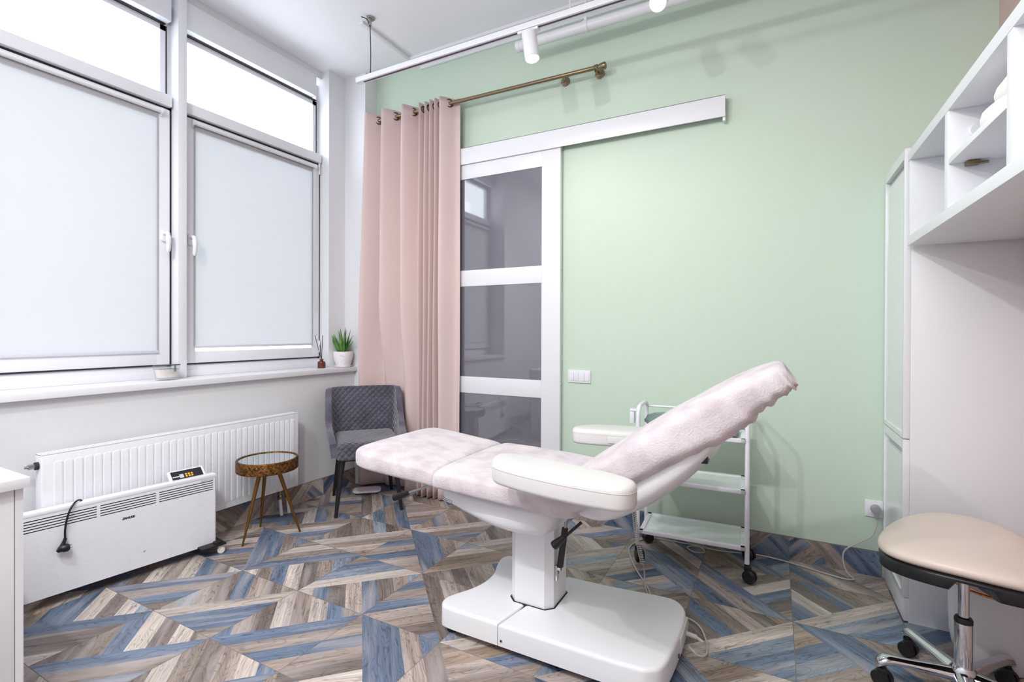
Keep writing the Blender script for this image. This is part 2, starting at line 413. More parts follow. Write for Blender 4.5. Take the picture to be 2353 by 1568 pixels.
for i in range(-9, 4):
    for j in range(-7, 6):
        o = ORI.get((i, j)) or (*rn.choice([('/', 'SE'), ('/', 'NW'), ('\\', 'NE'), ('\\', 'SW')]), None, None)
        cells.append((TX + T * i, TY + T * j, T, *o))
XW, XR, YG, YB, ZC = -2.912, .878, 2.976, -1.3, 3.195
floor = struct(plank_mesh('floor', cells, lambda q: (q[0], q[1], 0.0), [(-1, 0, 3.2), (1, 0, 1.0), (0, 1, 3.05), (0, -1, 1.4)]))
b = MB(); b.box((-3.2, -1.4, -.06), (1.0, 3.05, -.0006)); struct(b.build('floor_slab', M_grout, smooth=0))
# tile skirtings
sk = [(TX + T * i, -.20, T, *((('\\', 'NE', 'nkbd', 'nknbknbd'), ('/', 'NW', 'nndb', 'kdnnkbkd'))[i % 2])) for i in range(-5, 2)]
bb = struct(plank_mesh('baseboard_back', sk, lambda q: (q[0], YG - .010, q[1]), [(-1, 0, 1.205), (1, 0, .463), (0, 1, .122), (0, -1, 0)]))
b = MB(); b.box((-1.207, YG - .0095, 0), (.466, YG - .0005, .1235)); x = b.build('tile_backing', M_grout, bb, smooth=0)
sk = [(TY + T * j + .2, -.12 if j % 2 else -.2, T, *rn.choice([('/', 'SE'), ('\\', 'NE'), ('/', 'NW'), ('\\', 'SW')]), None, None) for j in range(-7, 5)]
bb = struct(plank_mesh('baseboard_left', sk, lambda q: (XW + .010, q[0], q[1]), [(-1, 0, 1.25), (1, 0, 2.848), (0, 1, .122), (0, -1, 0)]))
b = MB(); b.box((XW + .0005, -1.25, 0), (XW + .0095, 2.849, .1235)); b.build('tile_backing', M_grout, bb, smooth=0)

# ------------------------------------------------------------------ shell
def sbox(name, a, c, m, parent=None, bev=0):
    b = MB(); b.box(a, c, bev); o = b.build(name, m, parent, smooth=35 if bev else 0)
    return struct(o) if parent is None else o
sbox('wall_back', (-2.95, YG, 0), (XR + .1, YG + .12, ZC), M_green)
sbox('wall_right', (XR, YB, 0), (XR + .12, YG, ZC), M_pink)
sbox('wall_front', (-3.3, YB - .12, 0), (XR + .12, YB, ZC), M_white)
sbox('ceiling', (-3.32, YB - .12, ZC), (XR + .12, YG + .12, ZC + .1), M_ceil)
WY0, WY1 = .60, 2.69          # window opening
b = MB(); b.box((XW - .30, YB, 0), (XW, 2.85, .884)); struct(b.build('wall_left', M_white, smooth=0))
b = MB(); b.box((XW - .30, YB, .884), (XW, WY0, ZC)); struct(b.build('wall_left_side', M_white, smooth=0))
b = MB(); b.box((-3.22, WY1, .9), (-3.02, 2.852, ZC)); struct(b.build('wall_left_reveal', M_white, smooth=0))
b = MB(); b.box((-3.22, 2.85, 0), (-2.806, YG + .1, ZC)); struct(b.build('wall_left_pier', M_white, smooth=0))
b = MB(); b.box((-3.16, WY0 - .01, .884), (-2.882, 2.85, .917), .002); struct(b.build('trim_1', M_plast))     # window sill board

# ------------------------------------------------------------------ windows
FX = -3.13
def ybar(b, y0, y1, z0, z1, x0, x1, bev=.004): b.box((x0, y0, z0), (x1, y1, z1), bev)
b = MB(); b.box((-3.2, 1.622, .917), (-3.05, 1.671, ZC), .003); struct(b.build('trim_2', M_pvc))               # mullion post
def window(n, y0, y1, hinge_hi, cass_y1, lift):
    w = thing('window_%d' % n, 'x', 'window', (FX, (y0 + y1) / 2, .917)); del w['label']; del w['category']; w['kind'] = 'structure'
    b = MB(); b.box((-3.2, y0, .917), (FX + .004, y1, .988), .003); b.box((-3.2, y0, .917), (FX + .012, y1, .957), .003)
    b.box((-3.2, y0, 2.50), (FX - .01, y1, 2.56)); b.box((-3.2, y0, .95), (FX - .014, y0 + .02, 3.1)); b.box((-3.2, y1 - .02, .95), (FX - .014, y1, 3.1))
    b.build('frame', M_pvc, w)
    b = MB(); g_ = FX + .012
    b.box((FX - .03, y0 + .001, .985), (g_, y0 + .02, 2.5)); b.box((FX - .03, y1 - .02, .985), (g_, y1 - .001, 2.5)); b.box((FX - .03, y0 + .004, .9885), (g_, y1 - .004, 1.0)); b.box((FX - .03, y0 + .004, 2.47), (g_, y1 - .004, 2.4855)); b.build('gasket', M_gap, w, smooth=0)
    b = MB(); b.box((-3.16, y0 + .006, 2.486), (-3.088, y1 - .010, 2.552), .006); b.build('transom', M_pvc, w)
    # opening sash: mitred stiles and rails
    a0, a1, c0, c1, wd = y0 + .012, y1 - .012, .996, 2.474, .072
    b = MB()
    b.box((FX - .006, a0, c0), (FX + .018, a0 + wd, c1), .006); b.box((FX - .006, a1 - wd, c0), (FX + .018, a1, c1), .006)
    b.box((FX - .006, a0 + wd - .004, c0), (FX + .018, a1 - wd + .004, c0 + wd), .006); b.box((FX - .006, a0 + wd - .004, c1 - wd), (FX + .018, a1 - wd + .004, c1), .006)
    s = b.build('sash', M_pvc, w)
    b = MB(); b.box((FX - .012, a0 + wd - .01, c0 + wd - .01), (FX - .008, a1 - wd + .01, c1 - wd + .01)); b.build('pane', M_glass, w, smooth=0)
    # top light
    zt = 2.965
    b = MB(); b.box((FX - .05, y0 + .02, 2.55), (FX - .012, y0 + .05, zt)); b.box((FX - .05, y1 - .05, 2.55), (FX - .012, y1 - .02, zt)); b.box((FX - .05, y0 + .02, zt - .03), (FX - .012, y1 - .02, zt + .02))
    b.box((FX - .06, y0 + .05, 2.54), (FX - .02, y1 - .05, 2.56)); b.build('top_frame', M_pvc, w)
    b = MB(); b.box((FX - .034, y0 + .04, 2.555), (FX - .03, y1 - .04, zt - .02)); b.build('pane', M_glass, w, smooth=0)
    b = MB(); b.box((FX - .03, y0 + .03, zt + .0005), (FX + .012, y1 - .03, zt + .002)); b.box((FX - .012, y1 - .0205, 2.556), (FX - .008, y1 - .0155, zt)); b.build('gasket', M_gap, w, smooth=0)
    b = MB(); b.box((-3.2, y0 + .006, zt + .006), (-3.075, cass_y1, 3.135), .004); b.box((-3.09, y0 + .006, zt + .004), (-3.066, cass_y1 - .02, zt + .03), .003)
    b.build('shutter_box', M_pvc, w)
    b = MB(); b.box((-3.2, y0, 3.135), (-3.10, y1, ZC - .001)); b.build('cove_strip', M_white, w, smooth=0)
    # handle
    hy = a1 - .036 if not hinge_hi else a0 + .036
    b = MB(); b.prism([(p[0], p[1]) for p in rrect(-.014, -.034, .014, .034, .013)], 0, .014, .004, 0, 3, Matrix.Translation((FX + .018, hy, 1.738)) @ Matrix.Rotation(PI / 2, 4, 'Z') @ Matrix.Rotation(PI / 2, 4, 'X'))
    hd = b.build('handle', M_plast, w)
    b = MB(); b.tube(catmull([(FX + .03, hy, 1.75), (FX + .055, hy, 1.752), (FX + .068, hy, 1.742), (FX + .075, hy, 1.70), (FX + .071, hy, 1.64)], 5), [.011] * 6 + [.012] * 6 + [.014] * 4 + [.012] * 4 + [.006], 12); b.build('lever', M_plast, hd)
    # hinges on the other stile
    if hinge_hi:
        for z in (1.03, 2.40):
            b = MB(); b.cyl((FX + .024, a1 - .004, z), (FX + .024, a1 - .004, z + .09), .008, n=12); b.build('hinge', M_plast, w)
    # roller blind fixed to the sash: its own thing
    q0, q1 = a0 + wd - .012, a1 - wd + .012
    bl = thing('roller_blind', 'x', 'blind', (FX + .03, (q0 + q1) / 2, c0 + wd))
    b = MB(); b.box((FX + .0195, q0, c0 + wd + .012 + lift), (FX + .0203, q1, 2.44)); b.build('fabric', M_blind, bl, smooth=0)
    b = MB(); b.cyl((FX + .032, q0 - .006, 2.447), (FX + .032, q1 + .006, 2.447), .013, n=18); b.build('roller_tube', M_plast, bl)
    for y in (q0 - .014, q1 + .006):
        b = MB(); b.cyl((FX + .032, y, 2.447), (FX + .032, y + .008, 2.447), .019, n=18); b.box((FX + .0185, y + .001, 2.42), (FX + .03, y + .007, 2.465)); b.build('bracket', M_plast, bl)
    b = MB(); b.box((FX + .0185, q0 + .002, c0 + wd + .002 + lift), (FX + .027, q1 - .002, c0 + wd + .018 + lift), .003); b.build('bottom_bar', mat('bottom_bar_grey', (206, 210, 220), .4), bl)
    cy = q1 + .012 if hinge_hi else q0 - .01
    b = MB(); pts = [(FX + .034, cy - .006, 2.44), (FX + .03, cy - .008, 1.9), (FX + .03, cy - .012, 1.42), (FX + .03, cy - .002, 1.37), (FX + .03, cy + .008, 1.42), (FX + .03, cy + .006, 1.9), (FX + .034, cy + .006, 2.44)]
    b.tube(catmull(pts, 8), .0018, 6); b.build('chain', M_wcord, bl)
    return w, bl
w1, bl1 = window(1, WY0, 1.622, False, 1.60, -.006)
w2, bl2 = window(2, 1.671, WY1, True, 2.62, .016)
tag(bl1, 'white roller blind on the big window nearer the desk, candle in front of it', 'blind')
tag(bl2, 'white roller blind on the narrower looking window beside the potted plant', 'blind')

# ------------------------------------------------------------------ sliding door
d = thing('door_1', 'x', 'door', (-1.7, YG - .03, 0)); del d['label']; del d['category']; d['kind'] = 'structure'
DX0, DX1 = -2.14, -1.212; y0, y1 = YG - .042, YG - .008
b = MB(); b.box((-1.343, y0, .012), (DX1, y1, 2.40), .002); b.build('stile', M_plast, d)
b = MB(); b.box((DX0, y0, .012), (DX0 + .13, y1, 2.40), .002); b.build('stile', M_plast, d)
for z0, z1 in ((2.269, 2.40), (1.512, 1.625), (.761, .877), (.012, .125)):
    b = MB(); b.box((DX0 + .13, y0, z0), (-1.343, y1, z1), .002); b.build('rail', M_plast, d)
for z0, z1 in ((1.625, 2.269), (.877, 1.512), (.125, .761)):
    b = MB(); b.box((DX0 + .128, y0 + .006, z0 - .004), (-1.341, y0 + .012, z1 + .004)); b.build('pane', M_dglass, d, smooth=0)
b = MB(); [b.cyl((DX1 + .0005, y0 + .012, z), (DX1 + .003, y0 + .012, z), .006, n=10) for z in (2.3, 1.6, .86)]; b.build('screw_cap', M_plast, d)
t = thing('door_track_cover', 'long white rail cover above the sliding glass door', 'door rail', (-1.2, YG, 2.43))
b = MB(); b.box((-2.15, YG - .056, 2.370), (-.244, YG - .049, 2.488), .002); b.box((-2.15, YG - .056, 2.482), (-.244, YG - .0005, 2.488), .002); b.build('fascia', M_plast, t)
b = MB(); b.box((-2.14, YG - .046, 2.405), (-.262, YG - .0005, 2.45)); b.build('track', M_steel, t)
b = MB(); b.box((-.258, YG - .046, 2.350), (-.244, YG - .01, 2.41), .002); b.build('end_stop', M_plast, t)

# ------------------------------------------------------------------ curtain and rod
t = thing('curtain_rod', 'antique brass curtain rod on the green wall above the sliding door', 'curtain rod', (-1.85, 2.88, 2.79))
RZ = lambda x: 2.812 + (x + 2.806) * (2.790 - 2.812) / (2.806 - .975) * 1.0
b = MB(); b.cyl((-2.804, 2.88, RZ(-2.804)), (-.95, 2.88, RZ(-.95)), .0125, n=20); b.build('pole', M_brass, t)
Mx = Matrix.Rotation(PI / 2, 4, 'Y')
b = MB(); b.lathe([(.001, 0), (.015, 0), (.019, .012), (.013, .02), (.018, .03), (.021, .05), (.021, .062), (.015, .066), (.001, .066)], (-.965, 2.88, RZ(-.96)), 24, M=Mx); b.build('finial', M_brass, t)
b = MB(); b.cyl((-2.8055, 2.88, RZ(-2.805)), (-2.795, 2.88, RZ(-2.8)), .022, n=20); b.build('wall_cup', M_brass, t)
Mf = Matrix.Rotation(PI / 2, 4, 'X')
for i, x in enumerate((-.967, -1.196)):
    b = MB(); zc = RZ(x) + .006 if i == 0 else 2.802
    b.lathe([(.001, 0), (.030, 0), (.030, .006), (.024, .01), (.022, .016), (.014, .02), (.012, .03), (.001, .03)], (x, YG - .0005, zc), 26, M=Mf)
    if i == 0:
        b.tube(catmull([(x, YG - .025, zc), (x, 2.92, zc - .004), (x, 2.895, zc - .024), (x, 2.88, zc - .024)], 5), .006, 10)
        b.tube([(x, 2.88 + .0145 * math.cos(a), RZ(x) + .0145 * math.sin(a)) for a in [k * PI / 8 for k in range(16)]], .004, 8, loop=True)
    else: b.cyl((x, YG - .03, zc), (x, YG - .034, zc), .006, n=10)
    b.build('wall_bracket', M_brass, t)
cu = thing('curtain', 'long dusty pink eyelet curtain drawn to the window corner', 'curtain', (-2.4, 2.86, 0))
ext = [(-2.80, 2.92), (-2.752, 2.80), (-2.635, 2.945), (-2.585, 2.805), (-2.46, 2.945), (-2.405, 2.81), (-2.305, 2.94), (-2.272, 2.83), (-2.247, 2.925), (-2.221, 2.83), (-2.197, 2.925), (-2.173, 2.83), (-2.150, 2.925), (-2.126, 2.83), (-2.102, 2.925), (-2.080, 2.825), (-1.99, 2.915), (-1.965, 2.93)]
prof = []
for (xa, ya), (xb, yb) in zip(ext[:-1], ext[1:]):
    for k in range(10):
        s_ = k / 10; c_ = .5 - .5 * math.cos(PI * s_); prof.append((xa + (xb - xa) * (s_ * .75 + c_ * .25), ya + (yb - ya) * c_))
prof.append(ext[-1])
np_ = len(prof) - 1
CT, CB = 2.856, .014
def curt(uu, vv):
    i = min(int(round(uu * np_)), np_); x, y = prof[i]; z = CT + (CB - CT) * vv; q = vv
    wide = max(0, 1 - (x + 2.80) / .55)
    x2 = x - .05 * wide * min(1, q * 1.6) * (1 if x < -2.3 else 0)
    xc = -2.35; x2 = x2 + (x2 - xc) * .01 * q
    amp = 1 + .12 * math.sin(q * 3 + i * .05)
    y2 = 2.88 + (y - 2.88) * amp + .004 * math.sin(q * 9 + x * 30) - .03 * q * (1 if x < -2.6 else .6)
    push = math.exp(-((x + 2.53) / .17) ** 2) * (lambda q_: q_ * q_ * (3 - 2 * q_))(max(0, min(1, (1.45 - z) / .8))); y2 = y2 + (2.945 - y2) * .8 * push
    y2 = min(y2, 2.912 if x > -2.25 else 2.955)
    if x2 < -2.79: y2 = min(y2, 2.838)
    return Vector((x2, y2, z - .018 * (x + 2.8) / .83 * (1 - q)))
b = MB(); b.grid(curt, np_, 40); b.build('fabric', M_curt, cu, smooth=60, solidify=.0025)
xs = [(ext[i][0] + ext[i + 1][0]) / 2 for i in (1, 3, 5, 7, 9, 11, 13, 15)]
for i, x in enumerate(xs):
    b = MB(); wide = i in (0, 1, 2, 7); ang = R(46 if wide else 72)
    n_ = Vector((math.sin(ang), -math.cos(ang), 0)); s_ = n_.cross(Vector((0, 0, 1)))
    c_ = Vector((x, 2.875, RZ(x)))
    rr = .026 if wide else .02
    b.tube([c_ + (s_ * math.cos(a) + Vector((0, 0, 1)) * math.sin(a)) * rr for a in [k * PI / 14 for k in range(28)]], .006, 8, loop=True); b.build('eyelet', mat('dark_bronze', (104, 88, 72), .35, .9), cu)

# ------------------------------------------------------------------ ceiling services
tr = thing('spotlight_track', 'white suspended spotlight track hanging on thin wires below the ceiling', 'track', (-1.2, 2.37, 2.83))
TYc, TZ = 2.37, 2.812
b = MB(); b.box((-2.40, TYc - .018, TZ - .012), (XR - .02, TYc + .018, TZ + .02), .002); b.build('rail', M_plast, tr)
b = MB(); b.box((-2.345, TYc - .006, TZ - .0135), (XR - .03, TYc + .006, TZ - .0115)); b.build('slot', mat('track_slot', (86, 62, 84), .5), tr, smooth=0)
wire = [(-2.29, TYc, TZ + .02), (-2.287, TYc, TZ + .15), (-2.292, TYc, TZ + .3), (-2.293, TYc, ZC - .02)]
b = MB(); b.tube(catmull(wire, 5), .003, 8); b.build('hanging_wire', mat('dark_wire', (60, 56, 62), .5), tr)
b = MB(); b.lathe([(.001, 0), (.028, 0), (.03, -.004), (.026, -.008), (.01, -.01), (.009, -.05), (.001, -.05)], (-2.293, TYc, ZC - .0005), 24); b.build('ceiling_cup', M_steel, tr)
b = MB(); b.tube(catmull([(-2.293, TYc, ZC - .06), (-2.30, TYc - .02, ZC - .018), (-2.32, TYc - .05, ZC - .012)], 5), .003, 6); b.build('feed_wire', mat('dark_wire', (60, 56, 62), .5), tr)
b = MB(); b.cyl((-.93, TYc, TZ + .02), (-.93, TYc, ZC - .001), .0025, n=8); b.build('hanging_wire', M_plast, tr)
def spot(x, label, tilt, pitch):
    s = thing('track_spotlight', label, 'spotlight', (x, TYc, TZ - .012), 0, 'spotlights on the suspended track')
    b = MB(); b.box((-.06, -.016, -.016), (.06, .016, -.002), .003); b.cyl((.035, 0, -.004), (.035, 0, -.055), .011, n=14); b.build('adapter', M_plast, s, local=True)
    Mt = Matrix.Translation((.012, -.012, -.055)) @ Matrix.Rotation(pitch, 4, 'X') @ Matrix.Rotation(tilt, 4, 'Y')
    b = MB(); b.lathe([(.001, .03), (.036, .03), (.039, .027), (.039, -.118), (.036, -.12), (.034, -.116), (.034, -.108), (.001, -.108)], (0, 0, 0), 36, M=Mt); b.build('body', M_plast, s, local=True)
    b = MB(); b.lathe([(.001, -.113), (.0335, -.113), (.0335, -.1125), (.001, -.1125)], (0, 0, 0), 32, M=Mt); b.build('lens', M_led, s, local=True)
    return s
spot(-1.165, 'lit white cylinder spotlight on the track above the curtain rod', R(-10), R(-4))
spot(-.49, 'lit white spotlight cut by the top picture edge right of the pipe clamp', R(-4), R(-50))
pi = thing('vent_pipe', 'white round pipe slung under the ceiling along the green wall', 'pipe', (-.5, 2.80, 3.0))
PY, PZ = 2.80, 3.005
b = MB(); b.cyl((-1.42, PY, PZ), (XR - .002, PY, PZ), .029, n=28); b.build('tube', M_plast, pi)
b = MB(); b.lathe([(.001, 0), (.026, 0), (.033, .006), (.033, .03), (.029, .033), (.001, .033)], (-1.462, PY, PZ), 28, M=Mx); b.cyl((-1.43, PY, PZ), (-1.4, PY, PZ), .0325, n=28); b.build('end_cap', M_plast, pi)
b = MB(); b.cyl((-1.012, PY, PZ), (-.985, PY, PZ), .0335, n=28); b.box((-1.008, PY - .01, PZ + .03), (-.99, PY + .01, PZ + .055), .002); b.cyl((-1.0, PY, PZ + .05), (-1.0, PY, ZC - .001), .004, n=10); b.build('clamp_hanger', M_plast, pi)
def trunk(name, a, c, label):
    b = MB(); b.box(a, c, .002); return tag(b.build(name, M_plast), label, 'cable trunking')
trunk('cable_trunking', (-2.385, 2.37, ZC - .016), (-2.355, 2.852, ZC - .0005), 'short white cable trunking across the ceiling from the dark hanging wire')
trunk('cable_trunking', (-2.355, 2.832, ZC - .022), (XR - .002, 2.858, ZC - .0005), 'white ceiling trunking running along the top of the track')
trunk('cable_trunking', (-2.36, YG - .016, ZC - .032), (XR - .002, YG - .0005, ZC - .001), 'white trunking in the corner of green wall and ceiling, behind the pipe')

# ------------------------------------------------------------------ switch, socket, plug and cable
sw = thing('light_switch', 'white double light switch on the green wall beside the door', 'light switch', (-1.094, YG, .91))
b = MB(); b.box((-1.17, YG - .009, .87), (-1.018, YG - .0005, .951), .003); b.build('plate', M_plast, sw)
for i, x in enumerate((-1.158, -1.128, -1.086, -1.056)):
    b = MB(); b.box((x, YG - .0125, .883), (x + .0285, YG - .008, .938), .0015); b.build('rocker', M_plast, sw)
so = thing('wall_socket', 'white wall socket low on the green wall by the tall cabinet', 'socket', (.437, YG, .33))
b = MB(); b.box((.396, YG - .009, .291), (.469, YG - .0005, .372), .003); b.build('plate', M_plast, so)
b = MB(); b.box((.408, YG - .0115, .303), (.464, YG - .008, .36), .002); b.build('insert', M_plast, so)
M_plug = mat('grey_plug', (150, 150, 156), .4)
pc = thing('power_cable', 'grey power cable from the wall socket along floor to the couch', 'cable', (.1, 2.85, 0))
b = MB(); b.lathe([(.001, 0), (.021, 0), (.021, .016), (.017, .03), (.001, .032)], (.438, YG - .012, .334), 24, M=Mf); b.box((.432, YG - .04, .29), (.446, YG - .02, .334), .005); b.build('plug', M_plug, pc)
pts = [(.438, 2.948, .30), (.439, 2.945, .265), (.418, 2.935, .205), (.366, 2.93, .165), (.312, 2.925, .12), (.303, 2.92, .07), (.318, 2.90, .02), (.342, 2.87, .007), (.30, 2.855, .006), (.232, 2.872, .006), (.045, 2.93, .006), (-.077, 2.94, .006), (-.25, 2.90, .006), (-.36, 2.90, .006), (-.42, 2.87, .006), (-.385, 2.82, .006), (-.33, 2.84, .006), (-.36, 2.89, .011), (-.45, 2.905, .007), (-.6, 2.90, .006), (-.66, 2.86, .006), (-.70, 2.7, .006), (-.62, 2.5, .006), (-.52, 2.33, .006), (-.45, 2.2, .006), (-.29, 2.14, .006), (-.235, 2.05, .008), (-.215, 1.94, .012), (-.235, 1.88, .03), (-.27, 1.885, .05)]
b = MB(); b.tube(catmull(pts, 6), .0035, 8); b.build('cord', M_cord, pc)

# ------------------------------------------------------------------ tall cabinet
tc = thing('tall_cabinet', 'tall glossy white two door cabinet in the corner by the green wall', 'cabinet', (.67, 2.76, 0))
CX, CY0, CY1 = .475, 2.556, 2.972
b = MB(); b.box((CX + .0162, CY0, .0), (XR - .004, CY0 + .018, 1.951), .001); b.box((CX + .0162, CY1 - .018, .0), (XR - .004, CY1, 1.951), .001); b.box((CX + .0162, CY0 + .018, 1.933), (XR - .004, CY1 - .018, 1.951)); b.box((CX + .0162, CY0 + .018, .0), (CX + .03, CY1 - .018, 1.94))
b.box((XR - .012, CY0, .0), (XR - .004, CY1, 1.951)); b.build('carcass', M_mel, tc)
b = MB(); b.box((CX, CY0 + .004, .004), (CX + .018, CY1, .098), .001); b.build('plinth', M_mel, tc)
for i, (z0, z1) in enumerate(((.102, .753), (.757, 1.951))):
    b = MB(); fr = .02
    b.box((CX - .006, CY0, z0), (CX + .016, CY0 + fr, z1), .0015); b.box((CX - .006, CY1 - fr, z0), (CX + .016, CY1, z1), .0015)
    b.box((CX - .006, CY0 + fr, z0), (CX + .016, CY1 - fr, z0 + fr)); b.box((CX - .006, CY0 + fr, z1 - .04), (CX + .016, CY1 - fr, z1))
    b.box((CX, CY0 + .01, z0 + .01), (CX + .012, CY1 - .01, z1 - .075)); dr = b.build('door', M_lacq, tc)
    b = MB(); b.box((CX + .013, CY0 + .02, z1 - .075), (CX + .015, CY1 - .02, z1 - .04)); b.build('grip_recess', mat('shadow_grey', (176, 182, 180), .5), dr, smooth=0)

# ------------------------------------------------------------------ wall shelf
sh = thing('wall_shelf', 'white open compartment shelf unit hung high on the right wall', 'shelf', (.67, 1.3, 1.54))
SX, SY0, SY1 = .475, -.35, 2.532
b = MB(); b.box((SX, SY0, 1.889), (XR - .003, SY1, 1.926), .001); b.build('top_panel', M_mel, sh)
b = MB(); b.box((SX, SY0, 1.546), (XR - .003, SY1, 1.583), .001); b.build('bottom_panel', M_mel, sh)
b = MB(); b.box((XR - .014, SY0, 1.583), (XR - .003, SY1, 1.889)); b.build('back_panel', M_mel, sh)
b = MB(); b.box((SX + .003, SY1 - .02, 1.583), (XR - .014, SY1, 1.889), .001); b.build('end_panel', M_mel, sh)
for y in (2.010, 1.530, 1.05, .55, .07):
    b = MB(); b.box((SX + .001, y, 1.583), (XR - .014, y + .036, 1.889), .001); b.build('divider', M_mel, sh)
b = MB(); b.box((SX + .002, 1.566, 1.720), (XR - .014, 2.010, 1.738), .001); b.build('middle_shelf', M_mel, sh)
b = MB(); b.box((.515, 1.984, 1.706), (.548, 2.0095, 1.7195), .004); b.cyl((.548, 1.997, 1.712), (.568, 1.997, 1.712), .004, n=10); b.build('cupboard_latch', M_brass, sh)
b = MB(); b.lathe([(.001, 0), (.022, 0), (.022, .005), (.018, .009), (.001, .009)], (.545, 2.0098, 1.815), 24, M=Mf); b.build('cable_grommet', M_plast, sh)
# folded towel on the middle shelf
tw = thing('folded_towel', 'white folded cloth bundle lying in the upper shelf compartment', 'towel', (.65, 1.68, 1.738))
def lump(b, c, sx, sy, sz, seed, nz=.1, nu=36, nv=16, p=2.6, zmin=None):
    def fn(a, v):
        th = a * 2 * PI; ph = (v - .5) * PI
        sg = lambda x, e: math.copysign(abs(x) ** (2 / e), x)
        q = Vector((sg(math.cos(ph), p) * sg(math.cos(th), p) * sx, sg(math.cos(ph), p) * sg(math.sin(th), p) * sy, sg(math.sin(ph), p) * sz))
        q = q * (1 + nz * noise.noise(q * 9 + Vector((seed, seed, 0))))
        q = q + Vector(c)
        if zmin is not None and q.z < zmin: q.z = zmin
        return q
    b.grid(fn, nu, nv, True)
    return b
b = MB(); lump(b, (.66, 1.74, 1.775), .165, .15, .040, 1, .14, zmin=1.7385); b.build('lower_fold', M_cloth, tw)
b = MB(); lump(b, (.665, 1.73, 1.832), .155, .145, .040, 5, .14); b.build('upper_fold', M_cloth, tw)

# ------------------------------------------------------------------ white chest, left foreground
ch = thing('white_chest', 'white chest with a thick top at the left picture edge', 'chest', (-2.3, .2, 0))
CXX, CYY, CZ = -1.975, .633, .75
b = MB(); b.box((-2.56, -.6, CZ - .03), (CXX, CYY, CZ), .001); b.build('top_panel', M_mel, ch)
b = MB(); b.box((-2.55, CYY - .028, 0), (CXX - .018, CYY - .010, CZ - .030)); b.box((-2.55, -.59, 0), (CXX - .018, -.572, CZ - .03)); b.box((-2.55, -.59, 0), (-2.54, CYY - .01, CZ - .03)); b.build('carcass', M_mel, ch, smooth=0)
b = MB(); b.box((CXX - .036, -.57, .05), (CXX - .019, CYY - .030, CZ - .034), .001); b.build('door', M_mel, ch)

# ------------------------------------------------------------------ radiator
ra = thing('radiator', 'long white panel radiator under the window sill', 'radiator', (-2.83, 1.6, .15))
RX0, RX1, RY0, RY1, RB, RT = -2.862, -2.80, .935, 2.245, .162, .648
b = MB(); b.box((RX1 - .012, RY0 + .002, RB), (RX1 - .002, RY1 - .004, RT - .004), .003)
nf = 34; pit = (RY1 - RY0 - .07) / nf
for i in range(nf):
    yy = RY0 + .04 + pit * i
    b.prism([(p[0], p[1]) for p in rrect(-.0155, -.208, .0155, .208, .009, 3)], 0, .0032, .0026, 0, 2, Matrix.Translation((RX1 - .0025, yy + pit / 2, (RB + RT) / 2)) @ Matrix.Rotation(PI / 2, 4, 'Z') @ Matrix.Rotation(PI / 2, 4, 'X'))
b.build('front_panel', M_enam, ra)
for q0 in (RY0, RY1 - .003):
    b = MB(); b.box((RX0, q0, RB + .006), (RX1 - .006, q0 + .003, RT), .001); b.build('side_cover', M_enam, ra)
b = MB(); b.box((RX0, RY0 + .01, RB), (RX0 + .01, RY1 - .01, RT - .004)); b.build('back_panel', M_enam, ra)
b = MB(); b.box((RX0, RY0, RT - .002), (RX0 + .010, RY1, RT + .002)); b.box((RX1 - .018, RY0, RT - .002), (RX1 - .004, RY1, RT + .002))
k = RY0
while k < RY1:
    b.box((RX0 + .008, k, RT - .003), (RX1 - .016, k + .007, RT + .001)); k += .0125
b.build('top_grille', M_enam, ra, smooth=0)
b = MB(); b.box((RX0 + .012, RY0 + .02, RB + .02), (RX1 - .02, RY1 - .02, RT - .03)); b.build('convector_fins', mat('fin_grey', (150, 154, 166), .6), ra, smooth=0)
b = MB(); b.cyl((-2.835, RY0 - .001, .60), (-2.835, RY0 - .012, .60), .017, n=16); b.build('bleed_recess', M_gap, ra)
b = MB(); b.cyl((-2.835, RY0 + .002, .60), (-2.835, RY0 - .035, .60), .011, n=6); b.cyl((-2.835, RY0 - .03, .60), (-2.835, RY0 - .045, .60), .006, n=10); b.build('bleed_valve', M_steel, ra)
for yy in (2.13, 2.185):
    b = MB(); b.cyl((-2.835, yy, .165), (-2.835, yy, .10), .012, n=14); b.lathe([(.001, 0), (.017, 0), (.017, .02), (.013, .025), (.001, .025)], (-2.835, yy, .10), 8); b.build('valve', M_brass, ra)
    b = MB(); b.cyl((-2.835, yy, .10), (-2.835 + .02, yy - .004, -.002), .010, n=14); b.build('pipe', M_plast, ra)
for y in (1.15, 1.9):
    b = MB(); b.box((XW + .0005, y, .25), (RX0 + .002, y + .03, .6)); b.build('wall_bracket', M_steel, ra)

# ------------------------------------------------------------------ convector heater
HL = .92; ha = math.atan2(-.095, -.73)        # direction from right end to left end
he = thing('convector_heater', 'white electric convector heater on castors standing before the radiator', 'heater', (-2.655, 1.603, 0), 0)
hd_ = Vector((math.cos(ha), math.sin(ha), 0)); he.rotation_euler = (0, 0, math.atan2(hd_.y, hd_.x))
he.rotation_euler = (0, 0, R(0)); he.location = (-2.655, 1.603, 0)
dirv = Vector((-.095, -.73, 0)).normalized(); nrm = Vector((dirv.y, -dirv.x, 0)) * -1
if nrm.x < 0: nrm = -nrm
HM = Matrix(((dirv.x, nrm.x, 0, -2.655), (dirv.y, nrm.y, 0, 1.603), (0, 0, 1, 0), (0, 0, 0, 1)))   # local x along panel, y out to room, z up
Z0, Z1 = .048, .424
def hbox(b, a, c, bev=0): b.box(a, c, bev, 2, HM)
